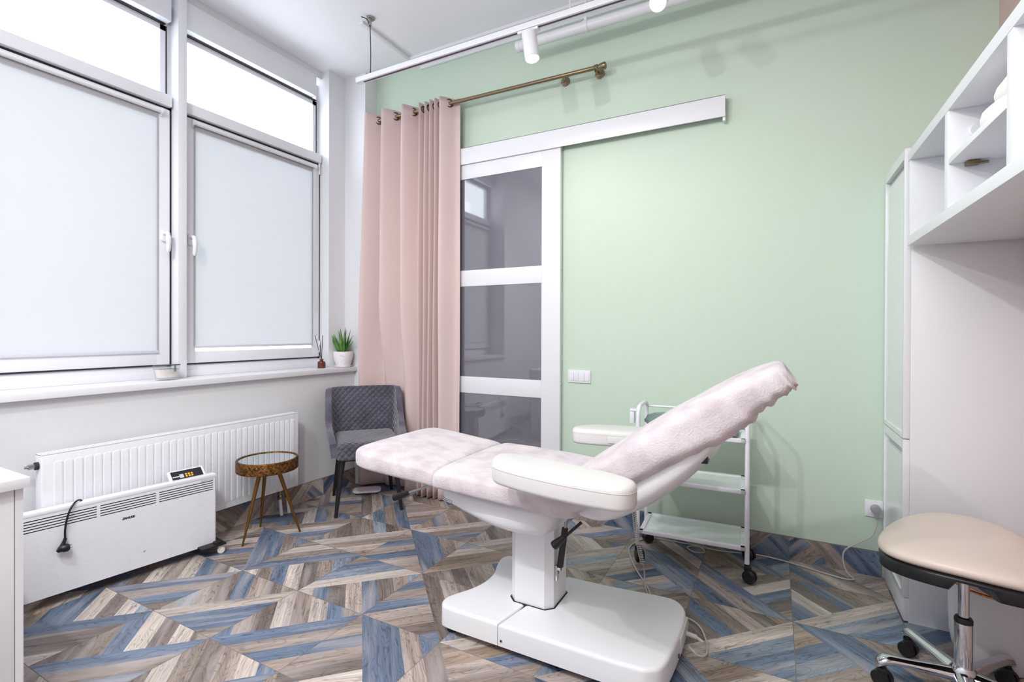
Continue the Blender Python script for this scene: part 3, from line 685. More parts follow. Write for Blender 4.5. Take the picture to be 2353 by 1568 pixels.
# front sheet built as strips so the louvres are real slots
slots = [(.013, .263), (.275, .495), (.507, .785)]
zs = [.389 - .0115 * i for i in range(5)]
b = MB()
hbox(b, (0, -.004, Z0), (HL, 0, zs[-1] - .003)); hbox(b, (0, -.004, zs[0] + .002), (HL, 0, Z1 - .012))
for i in range(4): hbox(b, (0, -.004, zs[i + 1] + .002), (HL, 0, zs[i] - .003))
px = [0] + [q for s_ in slots for q in s_] + [HL]
for i in range(0, len(px), 2):
    for z in zs: hbox(b, (px[i], -.004, z - .003), (px[i + 1], 0, z + .002))
hbox(b, (0, -.044, Z0), (.004, 0, Z1 - .01)); hbox(b, (HL - .004, -.044, Z0), (HL, 0, Z1 - .01))
b.build('front_panel', M_enam, he, smooth=0)
b = MB(); hbox(b, (.004, -.03, Z0 + .002), (HL - .004, -.012, Z1 - .03)); b.build('heating_core', M_black, he, smooth=0)
b = MB(); hbox(b, (.004, -.050, Z0), (HL - .004, -.044, Z1 - .02)); b.build('back_panel', M_enam, he, smooth=0)
b = MB(); hbox(b, (-.003, -.045, Z1 - .02), (HL, .002, Z1), .006); b.build('top_cap', M_enam, he)
b = MB(); Mc = HM @ Matrix.Translation((.118, -.052, Z1 + .006)) @ Matrix.Rotation(R(-42), 4, 'X')
b.box((-.084, -.042, -.012), (.084, .034, .006), .005, 3, Mc); cp = b.build('control_panel', M_enam, he)
b = MB(); b.box((-.072, -.034, .0055), (.072, .03, .0072), 0, 2, Mc); b.build('display_plate', mat('panel_black', (30, 26, 40), .3), cp, smooth=0)
b = MB(); b.box((.018, -.012, .007), (.037, .010, .0078), 0, 2, Mc); b.build('screen', mat('lcd_grey', (188, 200, 200), .3), cp, smooth=0)
My = mat('yellow_key', (226, 172, 40), .5)
for i in range(3):
    for j in range(2):
        b = MB(); b.box((.001 - i * .0135, -.013 + j * .013, .007), (.010 - i * .0135, -.003 + j * .013, .0082), .0005, 1, Mc); b.build('key', My, cp, smooth=0)
# text faces: local x runs leftwards in view, so mirror by rotating half a turn about z
Mt = Mc @ Matrix.Translation((.054, .0, .0074)) @ Matrix.Rotation(PI, 4, 'Z')
text_mesh('brand_lettering', 'ZANUSSI', .0078, mat('print_white', (235, 235, 240), .5), cp, Mt, .2, .0003, .0004)
Mfront = HM @ Matrix.Translation((0, .0008, 0)) @ Matrix.Rotation(PI, 4, 'Z') @ Matrix.Rotation(PI / 2, 4, 'X')
text_mesh('brand_lettering', 'ZANUSSI', .0128, mat('print_black', (18, 18, 20), .5), he, Mfront @ Matrix.Translation((-.389, .303, 0)), .25, .0004, .0006, .92)
text_mesh('model_lettering', 'Forte Calore 2.0', .0088, mat('print_grey', (150, 152, 166), .5), he, Mfront @ Matrix.Translation((-.043, .3985, 0)), .1, .0003, 0, 1.0)
text_mesh('front_logo', 'of', .010, mat('print_grey', (150, 152, 166), .5), he, Mfront @ Matrix.Translation((-.326, .121, 0)), .3, .0003, .0006, .8)
for k_, xx in enumerate((.0, .86)):
    b = MB(); b.box((xx - .03 if k_ == 0 else xx, -.12, .046), (xx + .09, .055, .056), .003, 2, HM); b.box((xx - .012, .01, .052), (xx + .02, .045, .066), .003, 2, HM); ft = b.build('foot_bar', M_black, he)
    for yy in (.035, -.105):
        b = MB(); c_ = HM @ Vector((xx - .012, yy, .019)); ax = HM.to_3x3() @ Vector((.5, .85, 0)); ax.normalize()
        for sg in (-1, 1): b.cyl(c_ + ax * (.003 * sg), c_ + ax * (.014 * sg), .019, .017, 18)
        b.box((xx - .022, yy - .008, .024), (xx + .004, yy + .008, .046), .003, 2, HM); b.build('castor', mat('castor_ivory', (226, 222, 216), .4), he)
# its cable and plug hang over the front
pl = [(.545, -.03, .40), (.56, -.02, .43), (.585, .004, .431), (.604, .014, .405), (.615, .014, .363), (.62, .012, .32), (.62, .012, .282)]
b = MB(); b.tube([HM @ Vector(p) for p in catmull(pl, 6)], .004, 10); b.build('cord', M_black, he)
b = MB(); b.tube([HM @ Vector(p) for p in [(.619, .014, .288), (.625, .016, .272), (.632, .018, .256)]], [.0065, .007, .009], 12)
b.tube([HM @ Vector(p) for p in [(.648, .020, .238), (.638, .020, .246), (.628, .020, .247), (.614, .022, .247), (.608, .022, .247)]], [.006, .013, .017, .017, .013], 16)
b.build('plug', M_black, he)
b = MB(); b.cyl(HM @ Vector((.609, .02, .243)), HM @ Vector((.597, .02, .242)), .0018, n=8); b.cyl(HM @ Vector((.609, .02, .254)), HM @ Vector((.599, .02, .253)), .0018, n=8); b.build('plug_pin', M_steel, he)

# ------------------------------------------------------------------ round side table
st = thing('side_table', 'round bronze side table with mirror top on three splayed legs', 'side table', (-2.605, 1.875, 0))
b = MB(); b.lathe([(.152, .449), (.152, .4535), (.163, .4535), (.165, .448), (.165, .392), (.162, .388), (.02, .388), (.02, .40), (.152, .40)], (-2.605, 1.875, 0), 72, cap=False); b.build('rim', M_bronze, st)
b = MB(); b.lathe([(.001, .444), (.153, .444), (.153, .4495), (.001, .4495)], (-2.605, 1.875, 0), 64); b.build('mirror_top', M_mirror, st)
for p in ((-2.592, 1.712), (-2.752, 1.933), (-2.482, 2.0)):
    dx, dy = p[0] + 2.605, p[1] - 1.875
    b = MB(); b.cyl((-2.605 + dx * .30, 1.875 + dy * .30, .392), (p[0], p[1], 0), .0125, .005, 16); b.build('leg', M_gold, st)

# ------------------------------------------------------------------ grey chair
c0 = Vector((-2.505, 2.56, 0))
chr_ = thing('upholstered_chair', 'dark grey quilted velvet chair with black legs by the curtain', 'chair', c0, 0)
ux = Vector((.652, .758, 0)).normalized(); uy = Vector((-.758, .652, 0)).normalized()      # ux across, uy to the back
CM = Matrix(((ux.x, uy.x, 0, c0.x), (ux.y, uy.y, 0, c0.y), (0, 0, 1, 0), (0, 0, 0, 1)))
chr_.rotation_euler = (0, 0, math.atan2(ux.y, ux.x))
SW_, SD = .235, .23
def outline(t, grow=0.0):
    """U from front left arm tip round the back to front right arm tip, t 0..1"""
    pts = [(-.235, -.20), (-.245, -.05), (-.238, .10), (-.19, .20), (-.07, .235), (.07, .235), (.19, .20), (.238, .10), (.245, -.05), (.235, -.20)]
    P = outline.c
    q = P[min(len(P) - 1, max(0, int(round(t * (len(P) - 1)))))]
    return Vector((q[0] * (1 + grow), q[1] * (1 + grow), 0))
outline.c = [(p.x, p.y) for p in catmull([(p[0], p[1], 0) for p in [(-.212, -.235), (-.226, -.06), (-.232, .07), (-.212, .165), (-.10, .205), (.10, .205), (.212, .165), (.232, .07), (.226, -.06), (.212, -.235)]], 8)]
def hprof(t):
    e = abs(t - .5) * 2           # 0 back, 1 arm tip
    pts = [(0, .79), (.34, .79), (.42, .782), (.48, .755), (.53, .70), (.58, .635), (.65, .58), (.76, .535), (.92, .505), (1, .475)]
    for (a, za), (b_, zb) in zip(pts[:-1], pts[1:]):
        if e <= b_: s_ = (e - a) / (b_ - a); return za + (zb - za) * s_
    return pts[-1][1]
def shell(uu, vv):
    e = abs(uu - .5) * 2; top = hprof(uu); bot = .385; z = bot + (top - bot) * vv
    lean = max(0, (z - .42)) * .12
    p = outline(uu); back = 1 - min(1, e / .75)
    return CM @ Vector((p.x * (1 - .0 * vv) + (p.x * .06 * vv), p.y + lean * (1 if p.y > .0 else .2), z))
b = MB(); NU, NV = 72, 24
uvl = b.bm.loops.layers.uv.new('quilt_uv'); b.grid(shell, NU, NV)
b.bm.verts.ensure_lookup_table(); b.bm.verts.index_update()
cum = [0.0]                                   # arc length round the shell keeps the diamonds square
for k_ in range(1, NU + 1): cum.append(cum[-1] + (outline(k_ / NU) - outline((k_ - 1) / NU)).length)
for fc in b.bm.faces:
    for lp in fc.loops:
        lp[uvl].uv = (cum[lp.vert.index // (NV + 1)] / .042, lp.vert.co.z / .042)
o = b.build('backrest', M_velvet, chr_, smooth=70)
o.data.materials.append(M_vplain)
md = o.modifiers.new('thickness', 'SOLIDIFY'); md.thickness = .042; md.offset = 0; md.use_even_offset = True; md.material_offset_rim = 1
bv = o.modifiers.new('round', 'BEVEL'); bv.width = .014; bv.segments = 3; bv.limit_method = 'ANGLE'; bv.angle_limit = R(50)
b = MB(); uvl = b.bm.loops.layers.uv.new('quilt_uv')
b.prism(rrect(-.205, -.265, .205, .20, .05, 6), .365, .478, .035, .02, 5, CM)
for fc in b.bm.faces:
    for lp in fc.loops:
        q = CM.inverted() @ lp.vert.co; lp[uvl].uv = (q.x / .042, (q.y + q.z) / .042)
b.build('seat', M_velvet, chr_, smooth=60)
b = MB(); b.box((-.17, -.20, .345), (.17, .17, .37), .004, 2, CM); b.build('seat_frame', M_black, chr_)
for sx, sy, fx, fy in ((-1, -1, -.205, -.225), (1, -1, .21, -.225), (-1, 1, -.205, .24), (1, 1, .205, .24)):
    b = MB(); b.tube([CM @ Vector((sx * .165, sy * .165 + (-.02 if sy < 0 else 0), .36)), CM @ Vector((fx, fy, 0))], [.021, .0105], 14); b.build('leg', M_black, chr_)

# ------------------------------------------------------------------ flat white thing below the curtain: bathroom scale
sc_ = thing('bathroom_scale', 'flat white bathroom scale on floor under the curtain hem', 'scale', (-2.66, 2.73, 0), R(40))
b = MB(); b.prism(rrect(-.10, -.06, .10, .06, .04, 6), .010, .026, .006, .006, 3); b.build('platform', M_plast, sc_, local=True)
for x, y in ((-.07, -.03), (-.07, .03), (.07, -.03), (.07, .03)):
    b = MB(); b.cyl((x, y, 0), (x, y, .011), .012, n=12); b.build('foot', M_black, sc_, local=True)

# ------------------------------------------------------------------ things on the sill
SZ = .917
po = thing('potted_aloe', 'spiky green aloe in a speckled white pot on the sill', 'plant', (-2.948, 2.768, SZ))
PC = (-2.948, 2.768, SZ)
b = MB(); b.lathe([(.001, .0), (.055, 0), (.066, .006), (.068, .013), (.062, .012), (.05, .006), (.001, .006)], PC, 40); b.build('saucer', M_pot, po)
b = MB(); b.lathe([(.001, .007), (.048, .007), (.056, .02), (.068, .06), (.0735, .09), (.0745, .118), (.073, .12), (.069, .118), (.067, .10), (.001, .10)], PC, 48); b.build('pot', M_pot, po)
b = MB(); b.lathe([(.001, .1005), (.067, .1005), (.001, .104)], PC, 24, cap=False); b.build('soil', mat('dark_soil', (70, 56, 46), .9), po)
leaves = [(-.115, .16, 0), (-.10, .19, .01), (-.085, .145, -.02), (-.045, .185, .02), (-.02, .20, -.01), (.01, .21, .015), (.03, .195, -.02), (.055, .19, .01), (.075, .145, 0), (.085, .10, -.02), (-.03, .15, .03), (.02, .15, -.03), (.05, .12, .03)]
rv = Vector((.88, .475, 0)); fv = Vector((-.475, .88, 0))      # the leaf fan opens along the room's diagonal
for i, (dx, hh, dd) in enumerate(leaves):
    b = MB(); base = Vector(PC) + rv * (dx * .22) + fv * (dd * .3) + Vector((0, 0, .1)); tip = Vector(PC) + rv * dx + fv * dd + Vector((0, 0, .1 + hh))
    rings = []
    for k in range(9):
        s_ = k / 8; p = base.lerp(tip, s_) + Vector((0, 0, .012 * math.sin(PI * s_))) ; w_ = .0125 * (1 - s_) ** .75 * (1 + .5 * math.sin(PI * min(1, s_ * 1.4))) + .0006
        a_ = i * .7; e1 = rv * math.cos(a_ * .3) + fv * math.sin(a_ * .3); e2 = Vector((0, 0, 1)).cross(e1)
        rings.append([p + e1 * (w_ * math.cos(q)) + e2 * (w_ * .42 * math.sin(q)) for q in [m_ * PI / 4 for m_ in range(8)]])
    b.loft(rings); b.build('leaf', M_leaf, po, smooth=60)
di = thing('reed_diffuser', 'small brown glass reed diffuser with dark sticks beside the plant', 'diffuser', (-3.0, 2.59, SZ))
DC = (-3.0, 2.605, SZ)
b = MB(); b.lathe([(.001, 0), (.027, 0), (.0285, .003), (.0285, .04), (.025, .048), (.013, .053), (.0115, .06), (.0115, .068), (.001, .068)], DC, 32); b.build('bottle', M_amber, di)
b = MB(); b.lathe([(.0118, .060), (.0145, .060), (.0145, .067), (.0118, .067)], DC, 24, cap=False); b.build('collar', M_gold, di)
for dx, dd in ((-.05, .0), (.006, .006), (-.012, -.004)):
    b = MB(); p0 = Vector(DC) + Vector((0, 0, .055)); b.cyl(p0, p0 + rv * dx + fv * dd + Vector((0, 0, .19 if dx != -.012 else .12)), .0022, n=8); b.build('reed', M_black, di)
cd = thing('candle_jar', 'oval clear glass candle jar by the window post on sill', 'candle', (-2.985, 1.545, SZ))
CC = (-2.985, 1.528, SZ)
b = MB(); b.lathe([(.001, .0), (.052, 0), (.055, .004), (.068, .082), (.066, .082), (.054, .016), (.001, .014)], CC, 48, sx=.62); b.build('glass', M_jar, cd)
b = MB(); b.lathe([(.001, .0165), (.051, .0165), (.060, .062), (.001, .062)], CC, 40, sx=.60); b.build('wax', M_wax, cd)
b = MB(); b.lathe([(.001, .0822), (.0695, .0822), (.0695, .0862), (.001, .0862)], CC, 48, sx=.62); b.build('lid', mat('smoky_lid', (52, 50, 57), .3), cd)
b = MB(); b.box((CC[0] + .0415, CC[1] + .018, SZ + .048), (CC[0] + .0430, CC[1] + .025, SZ + .082), 0); b.build('green_tab', mat('tab_green', (84, 116, 98), .5), cd, smooth=0)

# ------------------------------------------------------------------ treatment couch
be = thing('treatment_couch', 'white beauty treatment couch with pale pink plush cover and raised backrest', 'treatment couch', (-.85, 1.84, 0))
YM = 1.83
base = catmull([(p[0], p[1], 0) for p in [(-1.12, 1.590), (-.9, 1.588), (-.6, 1.586), (-.41, 1.588), (-.345, 1.603), (-.308, 1.66), (-.294, 1.84), (-.294, 1.96), (-.31, 2.035), (-.36, 2.078), (-.46, 2.075), (-.62, 2.058), (-.83, 2.052), (-1.0, 2.075), (-1.075, 2.105), (-1.125, 2.107), (-1.150, 2.07), (-1.140, 2.01), (-1.112, 1.93), (-1.105, 1.85), (-1.122, 1.77), (-1.158, 1.70), (-1.178, 1.65), (-1.168, 1.61)]], 5, True)
SEAM = lambda y: -.865 - .20 * max(0, 1.76 - y) 
bo = [(p.x, p.y) for p in base]
fr_ = [p for p in clip(bo, 1, -.2, -.867 - .2 * 1.76)]; bk_ = [p for p in clip(bo, -1, .2, .864 + .2 * 1.76)]
b = MB(); b.prism(fr_, .030, .112, .014, 0, 5); b.build('base_front', M_bedpl, be, smooth=50)
b = MB(); b.prism(bk_, .030, .112, .014, 0, 5); b.build('base_rear', M_bedpl, be, smooth=50)
b = MB(); b.box((-.8695, 1.62, .04), (-.861, 2.03, .108)); b.build('base_core', M_gap, be, smooth=0)
for x, y in ((-1.13, 1.64), (-1.11, 2.05), (-.36, 1.64), (-.36, 2.03)):
    b = MB(); b.lathe([(.001, 0), (.026, 0), (.024, .034), (.001, .034)], (x, y, 0), 20); b.build('foot', M_black, be)
b = MB(); b.cyl((-.885, 1.587, .052), (-.885, 1.5845, .052), .004, n=10); b.cyl((-.292, 1.80, .058), (-.289, 1.80, .058), .007, n=12); b.build('screw', M_gap, be)
hx, hy, cx_, cy_ = .092, .092, -.85, 1.846
octo = lambda q, c: [(cx_ - hx * q + c, cy_ - hy * q), (cx_ + hx * q - c, cy_ - hy * q), (cx_ + hx * q, cy_ - hy * q + c), (cx_ + hx * q, cy_ + hy * q - c), (cx_ + hx * q - c, cy_ + hy * q), (cx_ - hx * q + c, cy_ + hy * q), (cx_ - hx * q, cy_ + hy * q - c), (cx_ - hx * q, cy_ - hy * q + c)]
b = MB(); b.prism(octo(1, .028), .08, .50); b.build('column', M_bedpl, be, smooth=20)
b = MB(); b.prism(octo(1.07, .030), .109, .1128); b.build('column_collar', M_gap, be, smooth=0)
# seat pan
def sect(c, a, zt, zb, ex=3.6, n=28, nx=0.0, seed=0, wr=0.0):
    """rounded cross section across the couch at (x), half width a, between zt and zb; nx tilts the section"""
    out = []
    for k in range(n):
        th = k * 2 * PI / n; sg = lambda v: math.copysign(abs(v) ** (2 / ex), v)
        out.append((sg(math.cos(th)) * a, sg(math.sin(th))))
    return out
def couch_loft(stations, ex=3.6, n=36, wr=0.0, seed=0.0):
    """stations: (x, z_top, thickness, y_mid, half_width, slope angle)"""
    rings = []
    for (x, z, th, ym, a, an) in stations:
        dn = Vector((math.sin(an), 0, -math.cos(an)))           # towards the underside
        rg = []
        for (py, pq) in sect(None, a, 0, 0, ex, n):
            q = Vector((x, ym + py, z)) + dn * (th * (.5 - .5 * pq))
            if wr: q = q + Vector((0, 1 if py > 0 else -1, .4)) * (wr * noise.noise(q * 14 + Vector((seed, 0, 0))) * min(1, abs(py) / a)) + Vector((0, 0, wr * .5 * noise.noise(q * 5)))
            rg.append(q)
        rings.append(rg)
    return rings
def interp(keys, m):
    """smooth stations between keys"""
    out = catmull_n(keys, m); return out
def catmull_n(K, n):
    out = []; m = len(K)
    for i in range(m - 1):
        p0 = K[i - 1] if i else K[i]; p1 = K[i]; p2 = K[i + 1]; p3 = K[i + 2] if i + 2 < m else K[i + 1]
        for k in range(n):
            t = k / n
            out.append(tuple(.5 * (2 * b1 + (c1 - a1) * t + (2 * a1 - 5 * b1 + 4 * c1 - d1) * t * t + (3 * b1 - a1 - 3 * c1 + d1) * t ** 3) for a1, b1, c1, d1 in zip(p0, p1, p2, p3)))
    out.append(K[-1]); return out
b = MB(); b.loft(couch_loft(catmull_n([(-1.19, .58, .06, YM, .18, 0), (-1.16, .585, .09, YM, .21, 0), (-1.05, .585, .125, YM, .225, 0), (-.92, .585, .155, YM, .235, 0), (-.80, .585, .158, YM, .235, 0), (-.735, .585, .145, YM, .225, 0), (-.70, .585, .11, YM, .20, 0), (-.69, .585, .06, YM, .16, 0)], 4), 3.2)); b.build('seat_pan', M_bedpl, be, smooth=60)
# cushions with their plush covers
leg = [(-1.608, .665, .03, YM, .16, 0), (-1.606, .683, .06, YM, .215, 0), (-1.592, .694, .085, YM, .262, 0), (-1.56, .698, .098, YM, .285, 0), (-1.50, .694, .10, YM, .293, 0), (-1.40, .685, .096, YM, .293, 0), (-1.30, .676, .092, YM, .292, 0), (-1.22, .668, .088, YM, .291, 0), (-1.182, .660, .083, YM, .288, 0), (-1.170, .650, .070, YM, .282, 0)]
b = MB(); b.loft(couch_loft(catmull_n(leg, 5), 5.0, 48, .004, 1)); b.build('leg_cover', M_terry, be, smooth=60)
seat = [(-1.170, .648, .070, YM, .282, 0), (-1.158, .658, .085, YM, .290, 0), (-1.12, .663, .090, YM, .294, 0), (-1.0, .662, .095, YM, .296, 0), (-.85, .656, .095, YM, .298, 0), (-.72, .648, .092, YM, .300, 0), (-.64, .640, .088, YM, .298, 0), (-.60, .63, .075, YM, .285, 0), (-.59, .615, .04, YM, .26, 0)]
b = MB(); b.loft(couch_loft(catmull_n(seat, 5), 5.0, 48, .004, 4)); b.build('seat_cover', M_terry, be, smooth=60)
A = R(36)
back = [(-.735, .585, .05, YM, .26, A), (-.725, .612, .09, YM, .285, A), (-.68, .655, .12, YM, .292, A), (-.56, .745, .135, YM, .290, A), (-.44, .832, .145, YM, .284, A), (-.32, .917, .155, YM, .270, A), (-.22, .982, .158, YM, .250, R(34)), (-.14, 1.030, .145, YM, .228, R(30)), (-.08, 1.062, .122, YM, .214, R(28)), (-.025, 1.087, .104, YM, .204, R(27)), (.003, 1.096, .092, YM, .196, R(30)), (.021, 1.093, .076, YM, .182, R(33)), (.031, 1.081, .052, YM, .160, R(36)), (.035, 1.067, .022, YM, .125, R(38))]
b = MB(); rg = couch_loft(catmull_n(back, 9), 4.0, 72, .006, 9); NR = len(rg)
for ri, ring_ in enumerate(rg):
    s_ = ri / NR
    for vi, q in enumerate(ring_):
        sn = math.sin(vi * 2 * PI / 72); cs = math.cos(vi * 2 * PI / 72)
        env = max(0, min(1, (s_ - .36) / .2)) * max(0, min(1, (.92 - s_) / .08))
        k_ = max(0, min(1, (.35 - sn) / 1.1)) * env
        w_ = math.sin(s_ * 74 + 1.1 * sn + 2.0 * noise.noise(Vector((s_ * 7, sn * .7, 3)))) + .5 * math.sin(s_ * 131 + 2 * sn)
        q += Vector((.25 * k_, (1 if cs > 0 else -1) * 1.0, -.35 * k_)) * (.0065 * k_ * w_)
        if sn < -.55: q += Vector((.0, 0, -1)) * (.003 * math.sin(s_ * 160) * max(0, min(1, (s_ - .3) / .1)) * max(0, min(1, (.93 - s_) / .06)))
b.loft(rg); b.build('backrest_cover', M_terry, be, smooth=70)
shl = [(-.645, .60, .04, YM, .17, A), (-.63, .60, .075, YM, .21, A), (-.57, .64, .13, YM, .235, A), (-.46, .72, .148, YM, .25, A), (-.36, .787, .138, YM, .25, A), (-.28, .840, .118, YM, .238, A), (-.215, .886, .095, YM, .222, A), (-.185, .900, .05, YM, .20, A)]
b = MB(); b.loft(couch_loft(catmull_n(shl, 4), 2.8)); b.build('backrest_shell', M_bedpl, be, smooth=60)
b = MB(); b.box((-.206, 1.625, .785), (-.18, 1.68, .812), .003, 2, None); b.build('shell_clip', M_black, be)
arm_o = [(-.834, 1.485), (-.835, 1.44), (-.80, 1.378), (-.74, 1.348), (-.65, 1.325), (-.53, 1.305), (-.42, 1.299), (-.36, 1.306), (-.334, 1.34), (-.342, 1.392), (-.39, 1.425), (-.47, 1.455), (-.605, 1.485), (-.72, 1.505), (-.80, 1.507)]
ao = [(p.x, p.y) for p in catmull([(p[0], p[1], 0) for p in arm_o], 5, True)]
b = MB(); b.prism(ao, .704, .776, .020, .014, 5); a1 = b.build('armrest', M_leath, be, smooth=60)
b = MB(); b.tube([(p[0], p[1] , .755) for p in ao], .0012, 5, loop=True); b.build('stitch_seam', mat('seam_shadow', (205, 200, 198), .7), a1)
ao2 = [(p[0], 2 * YM - p[1] - .0) for p in reversed(ao)]
b = MB(); b.prism(ao2, .676, .748, .020, .014, 5); a2 = b.build('armrest', M_leath, be, smooth=60)
b = MB(); b.tube([(p[0], p[1], .727) for p in ao2], .0012, 5, loop=True); b.build('stitch_seam', mat('seam_shadow', (205, 200, 198), .7), a2)
b = MB(); b.box((-.66, 2.160, .694), (-.55, 2.19, .724), .002); b.build('hinge_cover', M_leath, be)
for sg, zz in ((-1, .704), (1, .676)):
    ya = YM + sg * .44; yb = YM + sg * .22
    b = MB(); b.tube(catmull([(-.40, ya, zz - .004), (-.40, ya - sg * .06, zz - .03), (-.44, YM + sg * .29, zz - .06), (-.47, yb, zz - .04)], 5), .016, 10); b.box((-.46, ya - .04, zz - .012), (-.36, ya + .04, zz + .002), .003); b.build('arm_bracket', M_bedpl, be)
# levers and gas spring
def lever(p0, p1, p2, m=None):
    b = MB(); b.tube([p0, p1], .0055, 10); o = b.build('lever', m or M_steel, be)
    b = MB(); dv_ = (Vector(p2) - Vector(p1)); b.tube([Vector(p1) + dv_ * s_ for s_ in (0, .12, .35, .7, .95, 1)], [.008, .011, .013, .016, .0165, .012], 16); b.build('grip', M_black, o)
lever((-1.20, 1.85, .56), (-1.485, 1.79, .449), (-1.565, 1.775, .415))
lever((-.612, 1.69, .505), (-.668, 1.675, .449), (-.711, 1.665, .408), M_black)
b = MB(); b.cyl((-.719, 1.80, .425), (-.739, 1.80, .272), .0125, n=16); gs = b.build('gas_spring', M_black, be)
b = MB(); b.cyl((-.713, 1.80, .465), (-.719, 1.80, .42), .0055, n=12); b.build('piston_rod', M_steel, gs)
b = MB(); b.box((-.7585, 1.79, .215), (-.748, 1.815, .275), .002); b.cyl((-.757, 1.80, .262), (-.735, 1.80, .262), .008, n=12); b.build('spring_mount', M_chrome, be)
b = MB(); b.box((-.30, 1.835, .045), (-.287, 1.99, .100), .003); b.build('connector_panel', mat('connector_grey', (196, 198, 190), .4), be)
b = MB(); b.cyl((-.288, 1.93, .07), (-.25, 1.935, .062), .009, n=12); b.cyl((-.25, 1.935, .062), (-.225, 1.925, .055), .006, n=10); b.build('connector_plug', M_cord, be)
b = MB(); b.tube([(-1.115, 1.545, .556), (-1.075, 1.543, .549), (-1.075, 1.541, .543), (-1.115, 1.543, .550)], .0025, 8, loop=True); b.build('cover_clasp', M_steel, be)
# coiled handset cord
cc = thing('coiled_cord', 'coiled grey handset cord hanging from couch armrest to the floor', 'cord', (-.58, 2.36, 0))
pts = []
for k in range(560):
    s_ = k / 559; z = .50 - .40 * s_; a_ = k * 2 * PI / 14
    ctr = Vector((-.575 + .03 * s_ - .02 * math.sin(PI * s_), 2.33 + .02 * s_, z)); pts.append(ctr + Vector((math.cos(a_), math.sin(a_), 0)) * .0095)
b = MB(); b.tube(pts, .0024, 6); b.build('coil', M_cord, cc)
b = MB(); b.tube(catmull([(-.545, 2.35, .10), (-.54, 2.36, .06), (-.53, 2.33, .012), (-.50, 2.26, .006), (-.45, 2.13, .006), (-.46, 2.085, .012)], 6), .003, 8); b.build('tail', M_cord, cc)
b = MB(); b.tube(catmull([(-.575, 2.30, .61), (-.58, 2.31, .55), (-.566, 2.33, .50)], 6), .003, 8); b.build('lead', M_cord, cc)

# ------------------------------------------------------------------ trolley
tl = thing('instrument_trolley', 'white three tier trolley with glass shelves and black castors behind couch', 'trolley', (-.37, 2.73, 0))
FL, FR, BL, BR = Vector((-.628, 2.59, 0)), Vector((-.112, 2.615, 0)), Vector((-.642, 2.846, 0)), Vector((-.126, 2.871, 0))
tube_r = .011
for A_, B_ in ((FL, BL), (FR, BR)):
    top = .80; z = lambda v, h: Vector((v.x, v.y, h))
    b = MB(); b.tube([z(A_, .085), z(A_, .5), z(A_, .73)] + catmull([z(A_, .73), z(A_, .775) + (B_ - A_) * .03, z(A_, .797) + (B_ - A_) * .12, z(A_, .803) + (B_ - A_) * .3], 5)[1:] + [z(B_, .803) - (B_ - A_) * .2] + catmull([z(B_, .803) - (B_ - A_) * .2, z(B_, .79) - (B_ - A_) * .03, z(B_, .74)], 5)[1:] + [z(B_, .085)], tube_r, 12); b.build('side_frame', M_enam, tl)
b = MB(); b.cyl(BL + Vector((0, 0, .775)), BR + Vector((0, 0, .775)), .006, n=12); b.build('back_rail', M_enam, tl)
tdx = (FR - FL).normalized(); tdy = Vector((-tdx.y, tdx.x, 0))
TM = Matrix(((tdx.x, tdy.x, 0, FL.x), (tdx.y, tdy.y, 0, FL.y), (0, 0, 1, 0), (0, 0, 0, 1)))
TW, TD = (FR - FL).length, (BL - FL).length
for zz in (.165, .437, .682):
    b = MB(); e = .008; w_ = .022
    for a_, c_ in (((e, -.012, zz - .018), (TW - e, -.012 + w_, zz)), ((e, TD + .012 - w_, zz - .018), (TW - e, TD + .012, zz)), ((e, -.012, zz - .018), (e + w_, TD + .012, zz)), ((TW - e - w_, -.012, zz - .018), (TW - e, TD + .012, zz))):
        b.box(a_, c_, .002, 2, TM)
    s_ = b.build('shelf', M_enam, tl)
    b = MB(); b.box((e + .015, 0, zz - .012), (TW - e - .015, TD, zz - .006), 0, 2, TM); b.build('glass_panel', M_frost, s_, smooth=0)
for P_, rot in ((FL, .5), (FR, 1.1), (BL, 2.2), (BR, .9)):
    b = MB(); ax = Vector((math.cos(rot), math.sin(rot), 0)); cz = P_ + Vector((.012, -.008, .031))
    for sg in (-1, 1): b.cyl(cz + ax * .004 * sg, cz + ax * .021 * sg, .031, .027, 22)
    b.box((P_.x - .013, P_.y - .013, .055), (P_.x + .02, P_.y + .012, .078), .004); b.cyl(P_ + Vector((0, 0, .07)), P_ + Vector((0, 0, .10)), .008, n=12); b.build('castor', M_black, tl)
ho = thing('holder_clip', 'small white holder clipped to the left side of the trolley', 'holder', (-.66, 2.60, .74))
b = MB(); b.box((-.672, 2.585, .715), (-.648, 2.615, .775), .004); b.build('case', M_plast, ho)
b = MB(); b.box((-.672, 2.588, .776), (-.632, 2.612, .79), .004); b.build('clip', M_plast, ho)
bg = MB(); lump(bg, (-.50, 2.72, .712), .115, .11, .050, 3, .75, 18, 10, 1.5, .6835); tag(bg.build('plastic_bag', M_bag, smooth=0), 'crumpled slate green plastic bag on the top trolley shelf', 'bag')
ty = thing('instrument_tray', 'dark grey tray on the right of the top trolley shelf', 'tray', (-.24, 2.72, .683))
b = MB(); b.prism(rrect(-.32, 2.635, -.158, 2.83, .015, 4), .6835, .70, .002, .004, 3); b.build('tray_body', mat('tray_grey', (120, 128, 132), .4), ty)
b = MB(); b.prism(rrect(-.312, 2.643, -.166, 2.822, .012, 4), .7002, .703); b.build('tray_liner', M_black, ty)

